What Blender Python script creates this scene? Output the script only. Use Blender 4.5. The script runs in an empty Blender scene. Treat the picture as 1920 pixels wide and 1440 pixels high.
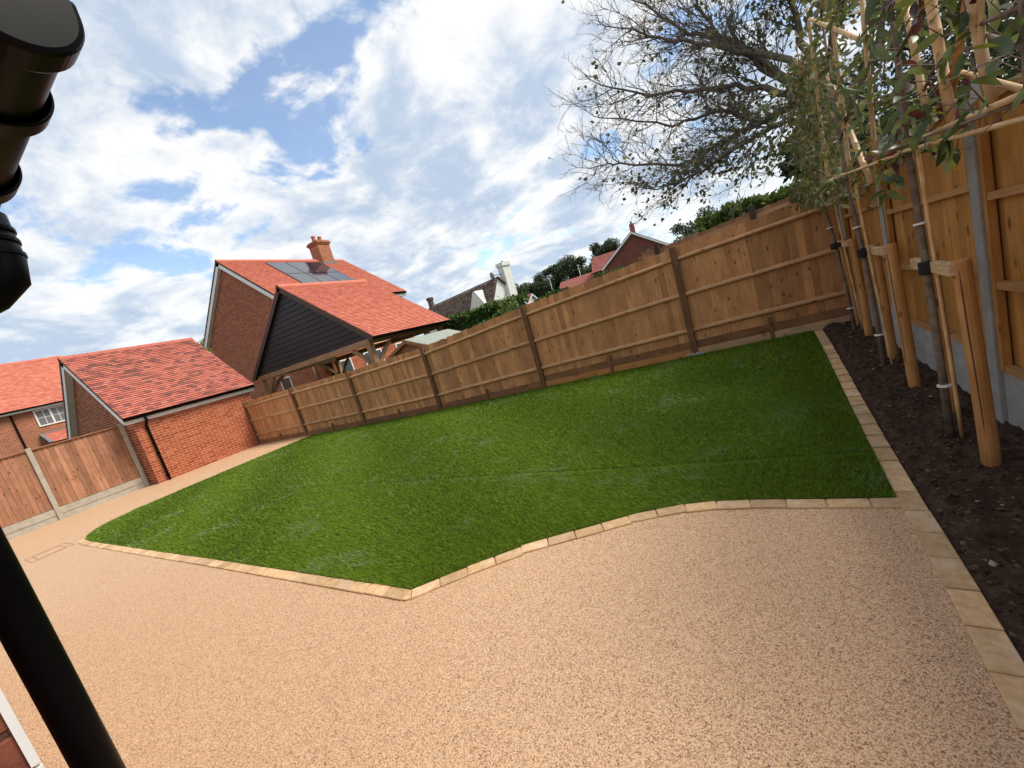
import bpy, bmesh, math, random
import numpy as np
from mathutils import Vector, Matrix, noise as mnoise
R = math.radians
rnd = random.Random(7)
rng = np.random.default_rng(11)
S = bpy.context.scene
C = bpy.context.collection
# ------------------------------------------------------------------ camera
YAW, PITCH, ROLL = R(31.589), R(-8.343), R(-16.423)
EYE = Vector((0, 0, 1.55))
fw = Vector((-math.sin(YAW)*math.cos(PITCH), math.cos(YAW)*math.cos(PITCH), math.sin(PITCH)))
rt = Vector((math.cos(YAW), math.sin(YAW), 0)); up = rt.cross(fw)
r2 = rt*math.cos(ROLL) + up*math.sin(ROLL); u2 = up*math.cos(ROLL) - rt*math.sin(ROLL)
cam = bpy.data.cameras.new('camera'); co = bpy.data.objects.new('camera', cam); C.objects.link(co)
M4 = Matrix((r2, u2, -fw)).transposed().to_4x4(); M4.translation = EYE
co.matrix_world = M4
cam.sensor_width = 36; cam.lens = 36*745/1920; cam.clip_start = .02; cam.clip_end = 2000
S.camera = co
# ------------------------------------------------------------------ sky and sun
SUN_AZ, SUN_EL = R(66), R(54)          # azimuth from +Y towards +X
W = bpy.data.worlds.new('World'); S.world = W; W.use_nodes = True
wn, wl = W.node_tree.nodes, W.node_tree.links
wn.clear()
def WN(t, **k):
    n = wn.new(t)
    for a, b in k.items(): setattr(n, a, b)
    return n
def wmath(op, a, b=None, clamp=False):
    n = WN('ShaderNodeMath', operation=op, use_clamp=clamp)
    for i, v in enumerate((a, b)):
        if v is None: continue
        if hasattr(v, 'links'): wl.new(v, n.inputs[i])
        else: n.inputs[i].default_value = v
    return n.outputs[0]
def wmix(f, a, b):
    n = WN('ShaderNodeMix', data_type='RGBA')
    for i, v in ((0, f), (6, a), (7, b)):
        if hasattr(v, 'links'): wl.new(v, n.inputs[i])
        else: n.inputs[i].default_value = v
    return n.outputs[2]
def wsmooth(v, a, b):
    n = WN('ShaderNodeMapRange', interpolation_type='SMOOTHSTEP')
    wl.new(v, n.inputs[0]); n.inputs[1].default_value = a; n.inputs[2].default_value = b
    return n.outputs[0]
sky = WN('ShaderNodeTexSky', sky_type='NISHITA')
sky.sun_disc = False; sky.sun_elevation = SUN_EL; sky.sun_rotation = SUN_AZ
sky.air_density = 1.0; sky.dust_density = .6; sky.ozone_density = 1.6
tc = WN('ShaderNodeTexCoord'); sp = WN('ShaderNodeSeparateXYZ'); wl.new(tc.outputs['Generated'], sp.inputs[0])
zc = wmath('MAXIMUM', sp.outputs[2], 0.0)
den = wmath('ADD', zc, .26)
cb = WN('ShaderNodeCombineXYZ')
wl.new(wmath('DIVIDE', sp.outputs[0], den), cb.inputs[0]); wl.new(wmath('DIVIDE', sp.outputs[1], den), cb.inputs[1])
def wnoise(scale, detail, rough, dist, off, vec=None):
    m = WN('ShaderNodeMapping'); m.inputs['Location'].default_value = off
    wl.new(vec or cb.outputs[0], m.inputs[0])
    n = WN('ShaderNodeTexNoise'); wl.new(m.outputs[0], n.inputs['Vector'])
    n.inputs['Scale'].default_value = scale; n.inputs['Detail'].default_value = detail
    n.inputs['Roughness'].default_value = rough; n.inputs['Distortion'].default_value = dist
    return n.outputs[0]
CO = (3.1, 1.7, 0)
big = wnoise(1.5, 3, .5, .3, CO)
fine = wnoise(4.2, 12, .60, .25, (1.3, 4.4, 0))
cov = wmath('ADD', wmath('MULTIPLY', big, .55), wmath('MULTIPLY', fine, .55))
# a break in the cloud where the photograph shows blue
gapd = WN('ShaderNodeVectorMath', operation='DISTANCE'); wl.new(cb.outputs[0], gapd.inputs[0]); gapd.inputs[1].default_value = (-.76, .80, 0)
cov = wmath('ADD', cov, wmath('MULTIPLY', wsmooth(gapd.outputs['Value'], .46, .0), -.125))
cov = wmath('ADD', cov, .052)
mask = wmath('ADD', wmath('MULTIPLY', wsmooth(cov, .475, .555), .91), .09)
shade = wnoise(3.6, 9, .62, .3, (7.7, 2.2, 0))
edge = wsmooth(cov, .72, .50)
lit = wsmooth(wmath('ADD', wmath('ADD', wmath('MULTIPLY', shade, .66), wmath('MULTIPLY', fine, .30)), wmath('MULTIPLY', edge, .14)), .455, .66)
cloud = wmix(lit, (3.15, 3.85, 4.85, 1), (6.5, 6.45, 6.3, 1))
gain = WN('ShaderNodeVectorMath', operation='MULTIPLY'); wl.new(sky.outputs[0], gain.inputs[0]); gain.inputs[1].default_value = (1.45, 1.45, 1.4)
col = wmix(wmath('MULTIPLY', mask, .96), gain.outputs[0], cloud)
hz = wsmooth(zc, .16, .0)
col = wmix(wmath('MULTIPLY', hz, .45), col, (4.6, 5.4, 6.2, 1))
bg = WN('ShaderNodeBackground'); wl.new(col, bg.inputs[0]); bg.inputs[1].default_value = .1
wo = WN('ShaderNodeOutputWorld'); wl.new(bg.outputs[0], wo.inputs[0])
sl = bpy.data.lights.new('sun', 'SUN'); sl.energy = 2.7; sl.angle = R(20); sl.color = (1, .93, .82)
so = bpy.data.objects.new('sun', sl); C.objects.link(so); so.location = (20, 12, 40)
sdir = Vector((math.sin(SUN_AZ)*math.cos(SUN_EL), math.cos(SUN_AZ)*math.cos(SUN_EL), math.sin(SUN_EL)))
so.rotation_euler = sdir.to_track_quat('Z', 'Y').to_euler()
S.view_settings.view_transform = 'Standard'; S.view_settings.look = 'None'
S.view_settings.exposure = 0.74; S.view_settings.gamma = 1.0
S.view_settings.use_curve_mapping = False
# ------------------------------------------------------------------ helpers
WLOC = {}
def tagl(o, label=None, cat=None, group=None, kind=None):
    if label: o['label'] = label
    if cat: o['category'] = cat
    if group: o['group'] = group
    if kind: o['kind'] = kind
    return o
def thing(name, label, cat, loc=(0, 0, 0), group=None):
    o = bpy.data.objects.new(name, None); C.objects.link(o)
    o.location = loc; o.empty_display_size = .1
    WLOC[o.name] = Vector(loc)
    return tagl(o, label, cat, group)
def link(name, me, m, parent=None, loc=(0, 0, 0), rot=None, scl=None, kind=None, label=None):
    o = bpy.data.objects.new(name, me); C.objects.link(o)
    if m and not me.materials: me.materials.append(m)
    o.location = loc
    if rot is not None: o.rotation_euler = rot
    if scl is not None: o.scale = scl
    WLOC[o.name] = Vector(loc)
    if parent:
        o.parent = parent
        o.matrix_parent_inverse = Matrix.Translation(-WLOC[parent.name])
    return tagl(o, label, kind=kind)
class MB:
    def __init__(s): s.v = []; s.f = []; s.sm = False
    def add(s, vs, fs):
        b = len(s.v); s.v += [tuple(x) for x in vs]; s.f += [tuple(i+b for i in f) for f in fs]; return s
    def box(s, c, d, rz=0):
        x, y, z = d[0]/2, d[1]/2, d[2]/2
        ca, sa = math.cos(rz), math.sin(rz)
        vs = [(c[0]+px*ca-py*sa, c[1]+px*sa+py*ca, c[2]+pz) for pz in (-z, z) for px, py in ((-x, -y), (x, -y), (x, y), (-x, y))]
        return s.add(vs, [(0, 3, 2, 1), (4, 5, 6, 7), (0, 1, 5, 4), (1, 2, 6, 5), (2, 3, 7, 6), (3, 0, 4, 7)])
    def lo(s, a, b):
        return s.box([(a[i]+b[i])/2 for i in range(3)], [abs(b[i]-a[i]) for i in range(3)])
    def obox(s, o, u, v, w):     # corner + three edge vectors
        o, u, v, w = map(Vector, (o, u, v, w))
        vs = [o, o+u, o+u+v, o+v, o+w, o+u+w, o+u+v+w, o+v+w]
        return s.add(vs, [(0, 3, 2, 1), (4, 5, 6, 7), (0, 1, 5, 4), (1, 2, 6, 5), (2, 3, 7, 6), (3, 0, 4, 7)])
    def prism(s, poly, ext):     # planar poly (list of 3d) extruded along ext
        n = len(poly); e = Vector(ext)
        vs = [Vector(p) for p in poly] + [Vector(p)+e for p in poly]
        return s.add(vs, [tuple(range(n))[::-1], tuple(range(n, 2*n))] + [(i, (i+1) % n, n+(i+1) % n, n+i) for i in range(n)])
    def beam(s, a, b, w, h, upv=(0, 0, 1)):
        a, b = Vector(a), Vector(b); d = (b-a).normalized(); sd = d.cross(Vector(upv)).normalized(); u = sd.cross(d)
        return s.obox(a-sd*w/2-u*h/2, b-a, sd*w, u*h)
    def tube(s, pts, rs, n=8, cap=True):
        pts = [Vector(p) for p in pts]
        if not isinstance(rs, (list, tuple)): rs = [rs]*len(pts)
        base = len(s.v); ref = None
        for i, p in enumerate(pts):
            d = (pts[min(i+1, len(pts)-1)] - pts[max(i-1, 0)]).normalized()
            if ref is None: ref = d.orthogonal().normalized()
            ref = (ref - d*ref.dot(d)).normalized(); q = d.cross(ref)
            for k in range(n):
                a = 2*math.pi*k/n
                s.v.append(tuple(p + (ref*math.cos(a)+q*math.sin(a))*rs[i]))
        for i in range(len(pts)-1):
            for k in range(n):
                k2 = (k+1) % n
                s.f.append((base+i*n+k, base+i*n+k2, base+(i+1)*n+k2, base+(i+1)*n+k))
        if cap:
            s.f.append(tuple(base+k for k in range(n))[::-1]); s.f.append(tuple(base+(len(pts)-1)*n+k for k in range(n)))
        return s
    def mesh(s, name, smooth=False):
        me = bpy.data.meshes.new(name); me.from_pydata(s.v, [], s.f)
        if smooth: me.polygons.foreach_set('use_smooth', [True]*len(me.polygons))
        me.update(); return me
    def build(s, name, m, parent=None, smooth=False, bevel=0, **k):
        o = link(name, s.mesh(name, smooth), m, parent, **k)
        if bevel:
            b = o.modifiers.new('b', 'BEVEL'); b.width = bevel; b.segments = 2; b.limit_method = 'ANGLE'
        return o
def npmesh(name, V, F):
    """fast mesh from numpy arrays (faces all the same size)"""
    me = bpy.data.meshes.new(name); n, k = F.shape
    me.vertices.add(len(V)); me.vertices.foreach_set('co', V.astype(np.float32).ravel())
    me.loops.add(n*k); me.loops.foreach_set('vertex_index', F.astype(np.int32).ravel())
    me.polygons.add(n); me.polygons.foreach_set('loop_start', (np.arange(n)*k).astype(np.int32))
    me.polygons.foreach_set('loop_total', np.full(n, k, np.int32))
    me.update(calc_edges=True); return me
def struct(name, me, m): return tagl(link(name, me, m), kind='structure')
# ------------------------------------------------------------------ materials
MATS = {}
class MT:
    def __init__(s, name, rough=.7, spec=.3):
        s.m = bpy.data.materials.new(name); s.m.use_nodes = True
        s.n, s.l = s.m.node_tree.nodes, s.m.node_tree.links
        s.p = s.n['Principled BSDF']; s.p.inputs['Roughness'].default_value = rough
        s.p.inputs['Specular IOR Level'].default_value = spec
        MATS[name] = s.m
    def N(s, t, **k):
        n = s.n.new(t)
        for a, b in k.items(): setattr(n, a, b)
        return n
    def put(s, inp, v):
        if hasattr(v, 'links'): s.l.new(v, inp)
        else:
            if isinstance(v, tuple) and len(v) == 3 and inp.type == 'RGBA': v = (*v, 1)
            inp.default_value = v
    def pos(s, scale=(1, 1, 1), rand=False):
        g = s.N('ShaderNodeNewGeometry'); v = g.outputs['Position']
        m = s.N('ShaderNodeMapping'); m.inputs['Scale'].default_value = scale
        if rand:
            oi = s.N('ShaderNodeObjectInfo'); mm = s.N('ShaderNodeVectorMath', operation='SCALE')
            mm.inputs[0].default_value = (37.1, 51.3, 23.7); s.l.new(oi.outputs['Random'], mm.inputs['Scale'])
            ad = s.N('ShaderNodeVectorMath', operation='ADD'); s.l.new(v, ad.inputs[0]); s.l.new(mm.outputs[0], ad.inputs[1]); v = ad.outputs[0]
        s.l.new(v, m.inputs[0]); return m.outputs[0]
    def noise(s, scale, vec=None, detail=4, rough=.55, dist=0):
        n = s.N('ShaderNodeTexNoise'); s.l.new(vec if vec is not None else s.pos(), n.inputs['Vector'])
        n.inputs['Scale'].default_value = scale; n.inputs['Detail'].default_value = detail
        n.inputs['Roughness'].default_value = rough; n.inputs['Distortion'].default_value = dist
        return n.outputs[0]
    def voro(s, scale, vec=None, feat='F1', out='Distance'):
        n = s.N('ShaderNodeTexVoronoi', feature=feat); s.l.new(vec if vec is not None else s.pos(), n.inputs['Vector'])
        n.inputs['Scale'].default_value = scale; return n.outputs[out]
    def ramp(s, v, stops, const=False):
        n = s.N('ShaderNodeValToRGB'); s.put(n.inputs[0], v)
        e = n.color_ramp.elements
        if const: n.color_ramp.interpolation = 'CONSTANT'
        while len(e) < len(stops): e.new(.5)
        for i, (p, c) in enumerate(stops):
            e[i].position = p; e[i].color = (*c, 1) if len(c) == 3 else c
        return n.outputs[0]
    def mix(s, f, a, b, mode='MIX'):
        n = s.N('ShaderNodeMix', data_type='RGBA', blend_type=mode)
        for i, v in ((0, f), (6, a), (7, b)):
            if isinstance(v, tuple) and len(v) == 3: v = (*v, 1)
            s.put(n.inputs[i], v)
        return n.outputs[2]
    def mr(s, v, a, b, c=0, d=1, smooth=False):
        n = s.N('ShaderNodeMapRange'); 
        if smooth: n.interpolation_type = 'SMOOTHSTEP'
        s.l.new(v, n.inputs[0])
        for i, x in enumerate((a, b, c, d)): n.inputs[i+1].default_value = x
        return n.outputs[0]
    def math(s, op, a, b):
        n = s.N('ShaderNodeMath', operation=op); s.put(n.inputs[0], a); s.put(n.inputs[1], b); return n.outputs[0]
    def island(s): return s.N('ShaderNodeNewGeometry').outputs['Random Per Island']
    def orand(s): return s.N('ShaderNodeObjectInfo').outputs['Random']
    def col(s, v):
        if isinstance(v, tuple) and len(v) == 3: v = (*v, 1)
        s.put(s.p.inputs['Base Color'], v); return s
    def bump(s, v, strength=.3, dist=.01):
        b = s.N('ShaderNodeBump'); b.inputs['Strength'].default_value = strength; b.inputs['Distance'].default_value = dist
        s.l.new(v, b.inputs['Height']); s.l.new(b.outputs[0], s.p.inputs['Normal']); return s
    def rough(s, v): s.put(s.p.inputs['Roughness'], v); return s
def hsvvar(t, colr, rv, amt=.3):
    h = t.N('ShaderNodeHueSaturation'); t.put(h.inputs['Color'], colr)
    t.put(h.inputs['Value'], t.mr(rv, 0, 1, 1-amt, 1+amt)); return h.outputs[0]
def wood(name, dark, light, axis='z', amt=.2, knots=True):
    t = MT(name, .75, .2)
    sc = {'z': (1, 1, .05), 'x': (.05, 1, 1), 'y': (1, .05, 1)}[axis]
    v = t.pos(sc, True)
    g = t.noise(55, v, 5, .6, .6)
    c = t.ramp(g, [(.25, dark), (.5, tuple((a+b)/2 for a, b in zip(dark, light))), (.75, light)])
    big = t.noise(3.0, t.pos((1, 1, 1), True), 3)
    c = t.mix(t.mr(big, .35, .7, 0, .45), c, tuple(x*.62 for x in dark))
    if knots:
        ks = {'z': (1, 1, .42), 'x': (.42, 1, 1), 'y': (1, .42, 1)}[axis]
        k = t.voro(10, t.pos(ks, True))
        c = t.mix(t.mr(k, .08, .21, .85, 0, True), c, tuple(x*.32 for x in dark))
    c = hsvvar(t, c, t.orand(), amt)
    t.col(c); t.bump(g, .25, .004)
    return t.m
wood('fence_wood', (.37, .165, .064), (.62, .335, .15), 'z', .22)
wood('rail_wood', (.40, .205, .095), (.62, .38, .20), 'x', .12)
wood('post_wood', (.13, .062, .032), (.24, .125, .065), 'z', .15)
wood('gravel_wood', (.16, .075, .035), (.29, .145, .07), 'x', .15)
wood('new_board_wood', (.42, .19, .05), (.60, .31, .10), 'x', .1)
wood('pale_board_wood', (.36, .23, .12), (.52, .36, .21), 'x', .1)
wood('left_fence_wood', (.29, .125, .068), (.47, .245, .145), 'z', .24)
wood('right_fence_wood', (.33, .145, .035), (.52, .26, .075), 'z', .16)
wood('right_rail_wood', (.36, .18, .07), (.52, .30, .13), 'y', .1)
wood('stake_wood', (.36, .165, .05), (.56, .30, .12), 'z', .1)
wood('sawn_wood', (.42, .26, .13), (.60, .42, .25), 'y', .08)
wood('oak_wood', (.27, .15, .075), (.43, .27, .15), 'z', .12)
wood('oak_beam_wood', (.27, .15, .075), (.43, .27, .15), 'x', .12)
wood('shed_wood', (.24, .11, .055), (.36, .18, .09), 'x', .1)
wood('neighbour_fence_wood', (.22, .11, .055), (.38, .21, .115), 'z', .2)
t = MT('dark_post_wood', .8); t.col(hsvvar(t, (.055, .035, .025), t.orand(), .2))
# resin bound gravel
t = MT('resin_gravel', .6, .35)
cellc = t.voro(225, None, 'F1', 'Color'); cd = t.voro(225, None, 'F1', 'Distance')
sx = t.N('ShaderNodeSeparateColor'); t.l.new(cellc, sx.inputs[0])
c1 = t.ramp(sx.outputs[0], [(0, (.075, .045, .032)), (.08, (.28, .15, .085)), (.17, (.49, .28, .145)), (.36, (.65, .41, .235)), (.64, (.70, .468, .285)), (.85, (.75, .55, .37)), (1, (.63, .34, .18))])
c1 = t.mix(t.mr(cd, .42, .8, 0, .7, True), c1, (.24, .13, .075))
big = t.noise(.9, None, 4); c1 = t.mix(t.mr(big, .35, .7, 0, .10), c1, (.46, .29, .16))
t.col(c1); t.bump(t.mr(cd, 0, .8, 1, 0), .7, .004); t.rough(t.mr(sx.outputs[1], 0, 1, .38, .7))
# paving
t = MT('buff_paver', .8, .25)
g = t.noise(26, t.pos((1, 1, 1), True), 6, .65); b2 = t.noise(5, t.pos((1, 1, 1), True), 3)
c = t.ramp(g, [(.25, (.36, .22, .11)), (.5, (.49, .315, .165)), (.78, (.60, .43, .26))])
c = t.mix(t.mr(b2, .52, .75, 0, .5), c, (.64, .52, .40))
c = t.mix(t.mr(t.noise(9, t.pos((1, 1, 1), True), 4), .58, .75, 0, .55), c, (.30, .19, .09))
t.col(hsvvar(t, c, t.orand(), .2)); t.bump(g, .35, .006)
t = MT('turf_base', .9, .1); n = t.noise(60, None, 3)
t.col(t.ramp(n, [(.3, (.025, .045, .004)), (.7, (.06, .105, .008))]))
t = MT('turf_blade', .65, .08)
ir = t.island(); c = t.ramp(ir, [(0, (.078, .125, .006)), (.4, (.105, .172, .007)), (.75, (.132, .21, .010)), (.93, (.17, .25, .03)), (1, (.26, .30, .09))])
pt = t.noise(1.5, t.pos((.9, 1.3, 1)), 8, .68, .8); c = t.mix(t.mr(pt, .55, .67, 0, .75), c, (.24, .32, .17))
c = t.mix(t.mr(t.noise(.45, None, 2), .35, .65, 0, .35), c, (.085, .145, .006))
t.col(c); t.p.inputs['Subsurface Weight'].default_value = 0
t = MT('soil', .95, .1); n = t.noise(18, None, 8, .7)
t.col(t.ramp(n, [(.3, (.024, .015, .010)), (.55, (.062, .038, .026)), (.8, (.13, .085, .06))])); t.bump(n, .8, .03)
t = MT('soil_clod', .95, .1); ir = t.island(); t.col(t.ramp(ir, [(0, (.024, .015, .01)), (.6, (.07, .044, .03)), (.975, (.13, .09, .065)), (.995, (.30, .25, .20))]))
t = MT('rough_grass', .9, .1); n = t.noise(2, None, 6); t.col(t.ramp(n, [(.3, (.03, .06, .015)), (.7, (.09, .12, .04))]))
# masonry
def brickmat(name, stops, rough=.85):
    t = MT(name, rough, .15); c = t.ramp(t.island(), stops); n = t.noise(30, None, 4)
    c = t.mix(t.mr(n, .4, .75, 0, .35), c, tuple(x*.6 for x in stops[0][1]))
    t.col(c); t.bump(t.noise(120, None, 3), .2, .003); return t.m
brickmat('lit_face_brick', [(0, (.29, .062, .026)), (.4, (.38, .088, .037)), (.8, (.43, .112, .048)), (1, (.48, .15, .07))])  # brighter brick copy for sun-facing walls, sunlight put into the colour
brickmat('shaded_face_brick', [(0, (.22, .058, .034)), (.4, (.30, .082, .044)), (.8, (.37, .108, .057)), (1, (.42, .15, .082))])  # darker brick copy for walls turned from the sun, shade put into the colour
t = MT('near_brick', .85, .15); n = t.noise(35, t.pos((1, 1, 1), True), 6, .65)
t.col(hsvvar(t, t.ramp(n, [(.3, (.15, .045, .03)), (.7, (.30, .10, .06))]), t.orand(), .25)); t.bump(n, .5, .006)  # brick tone set darker to include the shade on this wall
t = MT('mortar', .95, .1); n = t.noise(60, None, 3); t.col(t.ramp(n, [(.3, (.52, .34, .22)), (.7, (.64, .45, .31))]))
def flatbrick(name, a, b, mort, axes):
    t = MT(name, .9, .1); g = t.N('ShaderNodeNewGeometry'); s1 = t.N('ShaderNodeSeparateXYZ'); t.l.new(g.outputs['Position'], s1.inputs[0])
    cbn = t.N('ShaderNodeCombineXYZ'); t.l.new(s1.outputs[axes], cbn.inputs[0]); t.l.new(s1.outputs[2], cbn.inputs[1])
    bt = t.N('ShaderNodeTexBrick'); t.l.new(cbn.outputs[0], bt.inputs['Vector'])
    for k, v in (('Color1', (*a, 1)), ('Color2', (*b, 1)), ('Mortar', (*mort, 1)), ('Scale', 1), ('Mortar Size', .006), ('Brick Width', .225), ('Row Height', .075)): bt.inputs[k].default_value = v
    n = t.noise(1.5, None, 4); t.col(t.mix(t.mr(n, .4, .7, 0, .3), bt.outputs['Color'], tuple(x*.6 for x in a))); return t.m
flatbrick('brick_x_wall', (.30, .09, .045), (.42, .15, .075), (.5, .37, .26), 1)
flatbrick('brick_y_wall', (.24, .07, .04), (.34, .11, .06), (.45, .33, .24), 0)  # darker than the x wall, shade of the turned-away faces mixed into the colour
flatbrick('far_brick', (.15, .045, .035), (.21, .06, .045), (.25, .14, .1), 0)
def tilemat(name, stops):
    t = MT(name, .8, .2); c = t.ramp(t.island(), stops); n = t.noise(7, None, 5)
    c = t.mix(t.mr(n, .5, .85, 0, .2), c, tuple(x*.55 for x in stops[0][1])); t.col(c); t.bump(t.noise(90, None, 2), .2, .003); return t.m
tilemat('red_tile', [(0, (.43, .125, .080)), (.35, (.49, .150, .098)), (.75, (.53, .175, .118)), (1, (.56, .21, .15))])
tilemat('blended_tile', [(0, (.17, .075, .065)), (.18, (.27, .095, .075)), (.36, (.39, .118, .084)), (.7, (.44, .138, .098)), (1, (.49, .175, .128))])
tilemat('brown_tile', [(0, (.075, .05, .04)), (.5, (.12, .085, .065)), (1, (.19, .14, .11))])
tilemat('far_tile', [(0, (.23, .075, .06)), (1, (.33, .12, .09))])
def simple(name, c, rough=.6, spec=.3, var=.12, sc=6, bump=0):
    t = MT(name, rough, spec); n = t.noise(sc, None, 5, .6)
    t.col(t.ramp(n, [(.3, tuple(x*(1-var) for x in c)), (.7, tuple(min(1, x*(1+var)) for x in c))]))
    if bump: t.bump(t.noise(sc*8, None, 4), bump, .004)
    return t.m
simple('white_upvc', (.74, .74, .73), .4, .4, .04)
simple('white_render', (.72, .71, .68), .9, .1, .08)
simple('black_plastic', (.003, .003, .0035), .36, .09, .2)
simple('dark_trim', (.03, .022, .02), .6, .3, .2)
simple('brown_trim', (.075, .05, .042), .7, .3, .2)
simple('concrete', (.40, .36, .29), .9, .15, .16, 7, .25)
simple('grey_concrete', (.30, .30, .29), .9, .15, .18, 6, .3)
simple('lead', (.16, .17, .18), .6, .4)
simple('black_board', (.016, .013, .016), .55, .3, .2)
simple('green_felt', (.27, .30, .26), .95, .1, .1)
simple('dark_underside', (.035, .025, .02), .9, .1)
simple('rubber', (.012, .012, .012), .7, .3)
simple('cable_tie', (.7, .68, .62), .5, .3)
simple('rim_metal', (.30, .18, .11), .6, .3)
simple('steel', (.35, .33, .30), .45, .5)
t = MT('glass', .06, .6); t.col((.03, .04, .045))
t = MT('curtain_glass', .1, .6); t.col((.16, .17, .17))
t = MT('solar_cell', .12, .6); t.col((.012, .018, .035)); t.p.inputs['Coat Weight'].default_value = .5
t = MT('bamboo', .5, .35); g = t.noise(9, t.pos((1, 1, 1), True), 4); c = t.ramp(g, [(.3, (.42, .25, .11)), (.7, (.60, .41, .21))]); t.col(hsvvar(t, c, t.orand(), .18))
t = MT('bark', .9, .1); n = t.noise(14, None, 6, .65); t.col(t.ramp(n, [(.3, (.10, .075, .058)), (.7, (.24, .19, .15))])); t.bump(n, .5, .01)
t = MT('dark_bark', .9, .1); n = t.noise(10, None, 6); t.col(t.ramp(n, [(.3, (.10, .082, .07)), (.7, (.21, .175, .15))]))
def leafmat(name, stops, rough=.5, trans=.35):
    t = MT(name, rough, .35); g = t.island()
    c = t.ramp(g, stops); t.col(c)
    tr = t.N('ShaderNodeBsdfTranslucent'); t.l.new(c, tr.inputs[0])
    ms = t.N('ShaderNodeMixShader'); ms.inputs[0].default_value = trans
    t.l.new(t.p.outputs[0], ms.inputs[1]); t.l.new(tr.outputs[0], ms.inputs[2])
    t.l.new(ms.outputs[0], t.n['Material Output'].inputs[0]); return t.m
leafmat('maple_leaf', [(0, (.06, .075, .035)), (.6, (.11, .13, .052)), (.92, (.17, .19, .07)), (1, (.27, .23, .09))], .5, .6)
leafmat('evergreen_leaf', [(0, (.008, .020, .012)), (.7, (.022, .045, .022)), (1, (.04, .07, .03))], .6, .15)
leafmat('far_leaf', [(0, (.035, .05, .028)), (.6, (.068, .092, .046)), (1, (.115, .14, .07))], .8, .2)  # greens lightened so the colour carries the haze of distance
leafmat('hedge_leaf', [(0, (.03, .07, .012)), (.6, (.07, .13, .025)), (1, (.16, .22, .05))], .6, .3)
leafmat('bright_shrub_leaf', [(0, (.08, .13, .03)), (.6, (.19, .27, .06)), (1, (.31, .36, .10))], .6, .35)
leafmat('fine_pleach_leaf', [(0, (.06, .075, .028)), (.5, (.13, .145, .05)), (.85, (.21, .19, .07)), (1, (.27, .15, .08))], .5, .35)
def objleaf(name, a, b):
    t = MT(name, .38, .45); c = t.mix(t.orand(), a, b); t.col(c)
    tr = t.N('ShaderNodeBsdfTranslucent'); t.l.new(c, tr.inputs[0]); ms = t.N('ShaderNodeMixShader'); ms.inputs[0].default_value = .35
    t.l.new(t.p.outputs[0], ms.inputs[1]); t.l.new(tr.outputs[0], ms.inputs[2]); t.l.new(ms.outputs[0], t.n['Material Output'].inputs[0])
objleaf('green_leaf', (.045, .075, .026), (.15, .19, .055)); objleaf('lime_leaf', (.15, .17, .03), (.24, .25, .045)); objleaf('red_leaf', (.05, .012, .015), (.12, .035, .03))
M = MATS
# ------------------------------------------------------------------ terrain
FX = [-15.0, -12.15, -9.38, -6.57, -3.71, -.80, 1.45]
FB = [0, -.01, 0, .03, .10, .16, .20]           # ground at the back fence
FT = [1.55, 1.56, 1.54, 1.60, 1.81, 1.98, 2.06]  # fence top
def fy(x): return 7.05 + (x+15.45)*.01786
def sm(a): a = min(1, max(0, a)); return a*a*(3-2*a)
def gz(x, y): return max(0, float(np.interp(x, FX, FB)))*sm((y-2.7)/4.3)
def sheet(x0, x1, y0, y1, n, m, zf):
    V = np.array([(x0+(x1-x0)*i/n, y0+(y1-y0)*j/m, 0) for j in range(m+1) for i in range(n+1)])
    V[:, 2] = [zf(a, b) for a, b, _ in V]
    F = np.array([(j*(n+1)+i, j*(n+1)+i+1, (j+1)*(n+1)+i+1, (j+1)*(n+1)+i) for j in range(m) for i in range(n)])
    return npmesh('sheet', V, F)
struct('ground', sheet(-600, 600, -600, 600, 40, 40, lambda a, b: -.09), M['rough_grass'])
pme_ = sheet(-15.62, .62, -6, 7.12, 32, 26, lambda a, b: 0.0)
for v_ in pme_.vertices:
    if v_.co.x > 0: v_.co.x = min(v_.co.x, .59+.061*(v_.co.y-1.68)-.05)
struct('patio', pme_, M['resin_gravel'])
# lawn outline
def edgeR(y): return .59 + .061*(y-1.68)          # right side of the bed edging
fr = [(-2.23, 1.60), (-1.86, 1.93), (-1.55, 2.18), (-1.17, 2.40), (-.86, 2.58), (-.62, 2.67), (-.38, 2.72), (-.13, 2.735), (.26, 2.735), (edgeR(2.735)-.104, 2.735)]
lf = [(-11.8, 6.94), (-11.83, 5.1), (-11.82, 4.1), (-11.80, 3.3), (-11.76, 2.75), (-11.6, 2.32), (-11.35, 2.02), (-11.0, 1.80), (-10.6, 1.69), (-10.2, 1.66), (-7.6, 1.64), (-5.4, 1.63), (-3.2, 1.61)]
poly = fr + [(edgeR(7.2)-.104, fy(.8)-.075)] + [(-11.8, fy(-11.8)-.075)] + lf
bm = bmesh.new(); bm.faces.new([bm.verts.new((x, y, 0)) for x, y in poly])
for k in range(-24, 3): bmesh.ops.bisect_plane(bm, geom=bm.verts[:]+bm.edges[:]+bm.faces[:], plane_co=(k*.5, 0, 0), plane_no=(1, 0, 0))
for k in range(3, 15): bmesh.ops.bisect_plane(bm, geom=bm.verts[:]+bm.edges[:]+bm.faces[:], plane_co=(0, k*.5, 0), plane_no=(0, 1, 0))
for v in bm.verts: v.co.z = gz(v.co.x, v.co.y)+.012
lm = bpy.data.meshes.new('lawn'); bm.to_mesh(lm); bm.free()
struct('lawn', lm, M['turf_base'])
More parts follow.
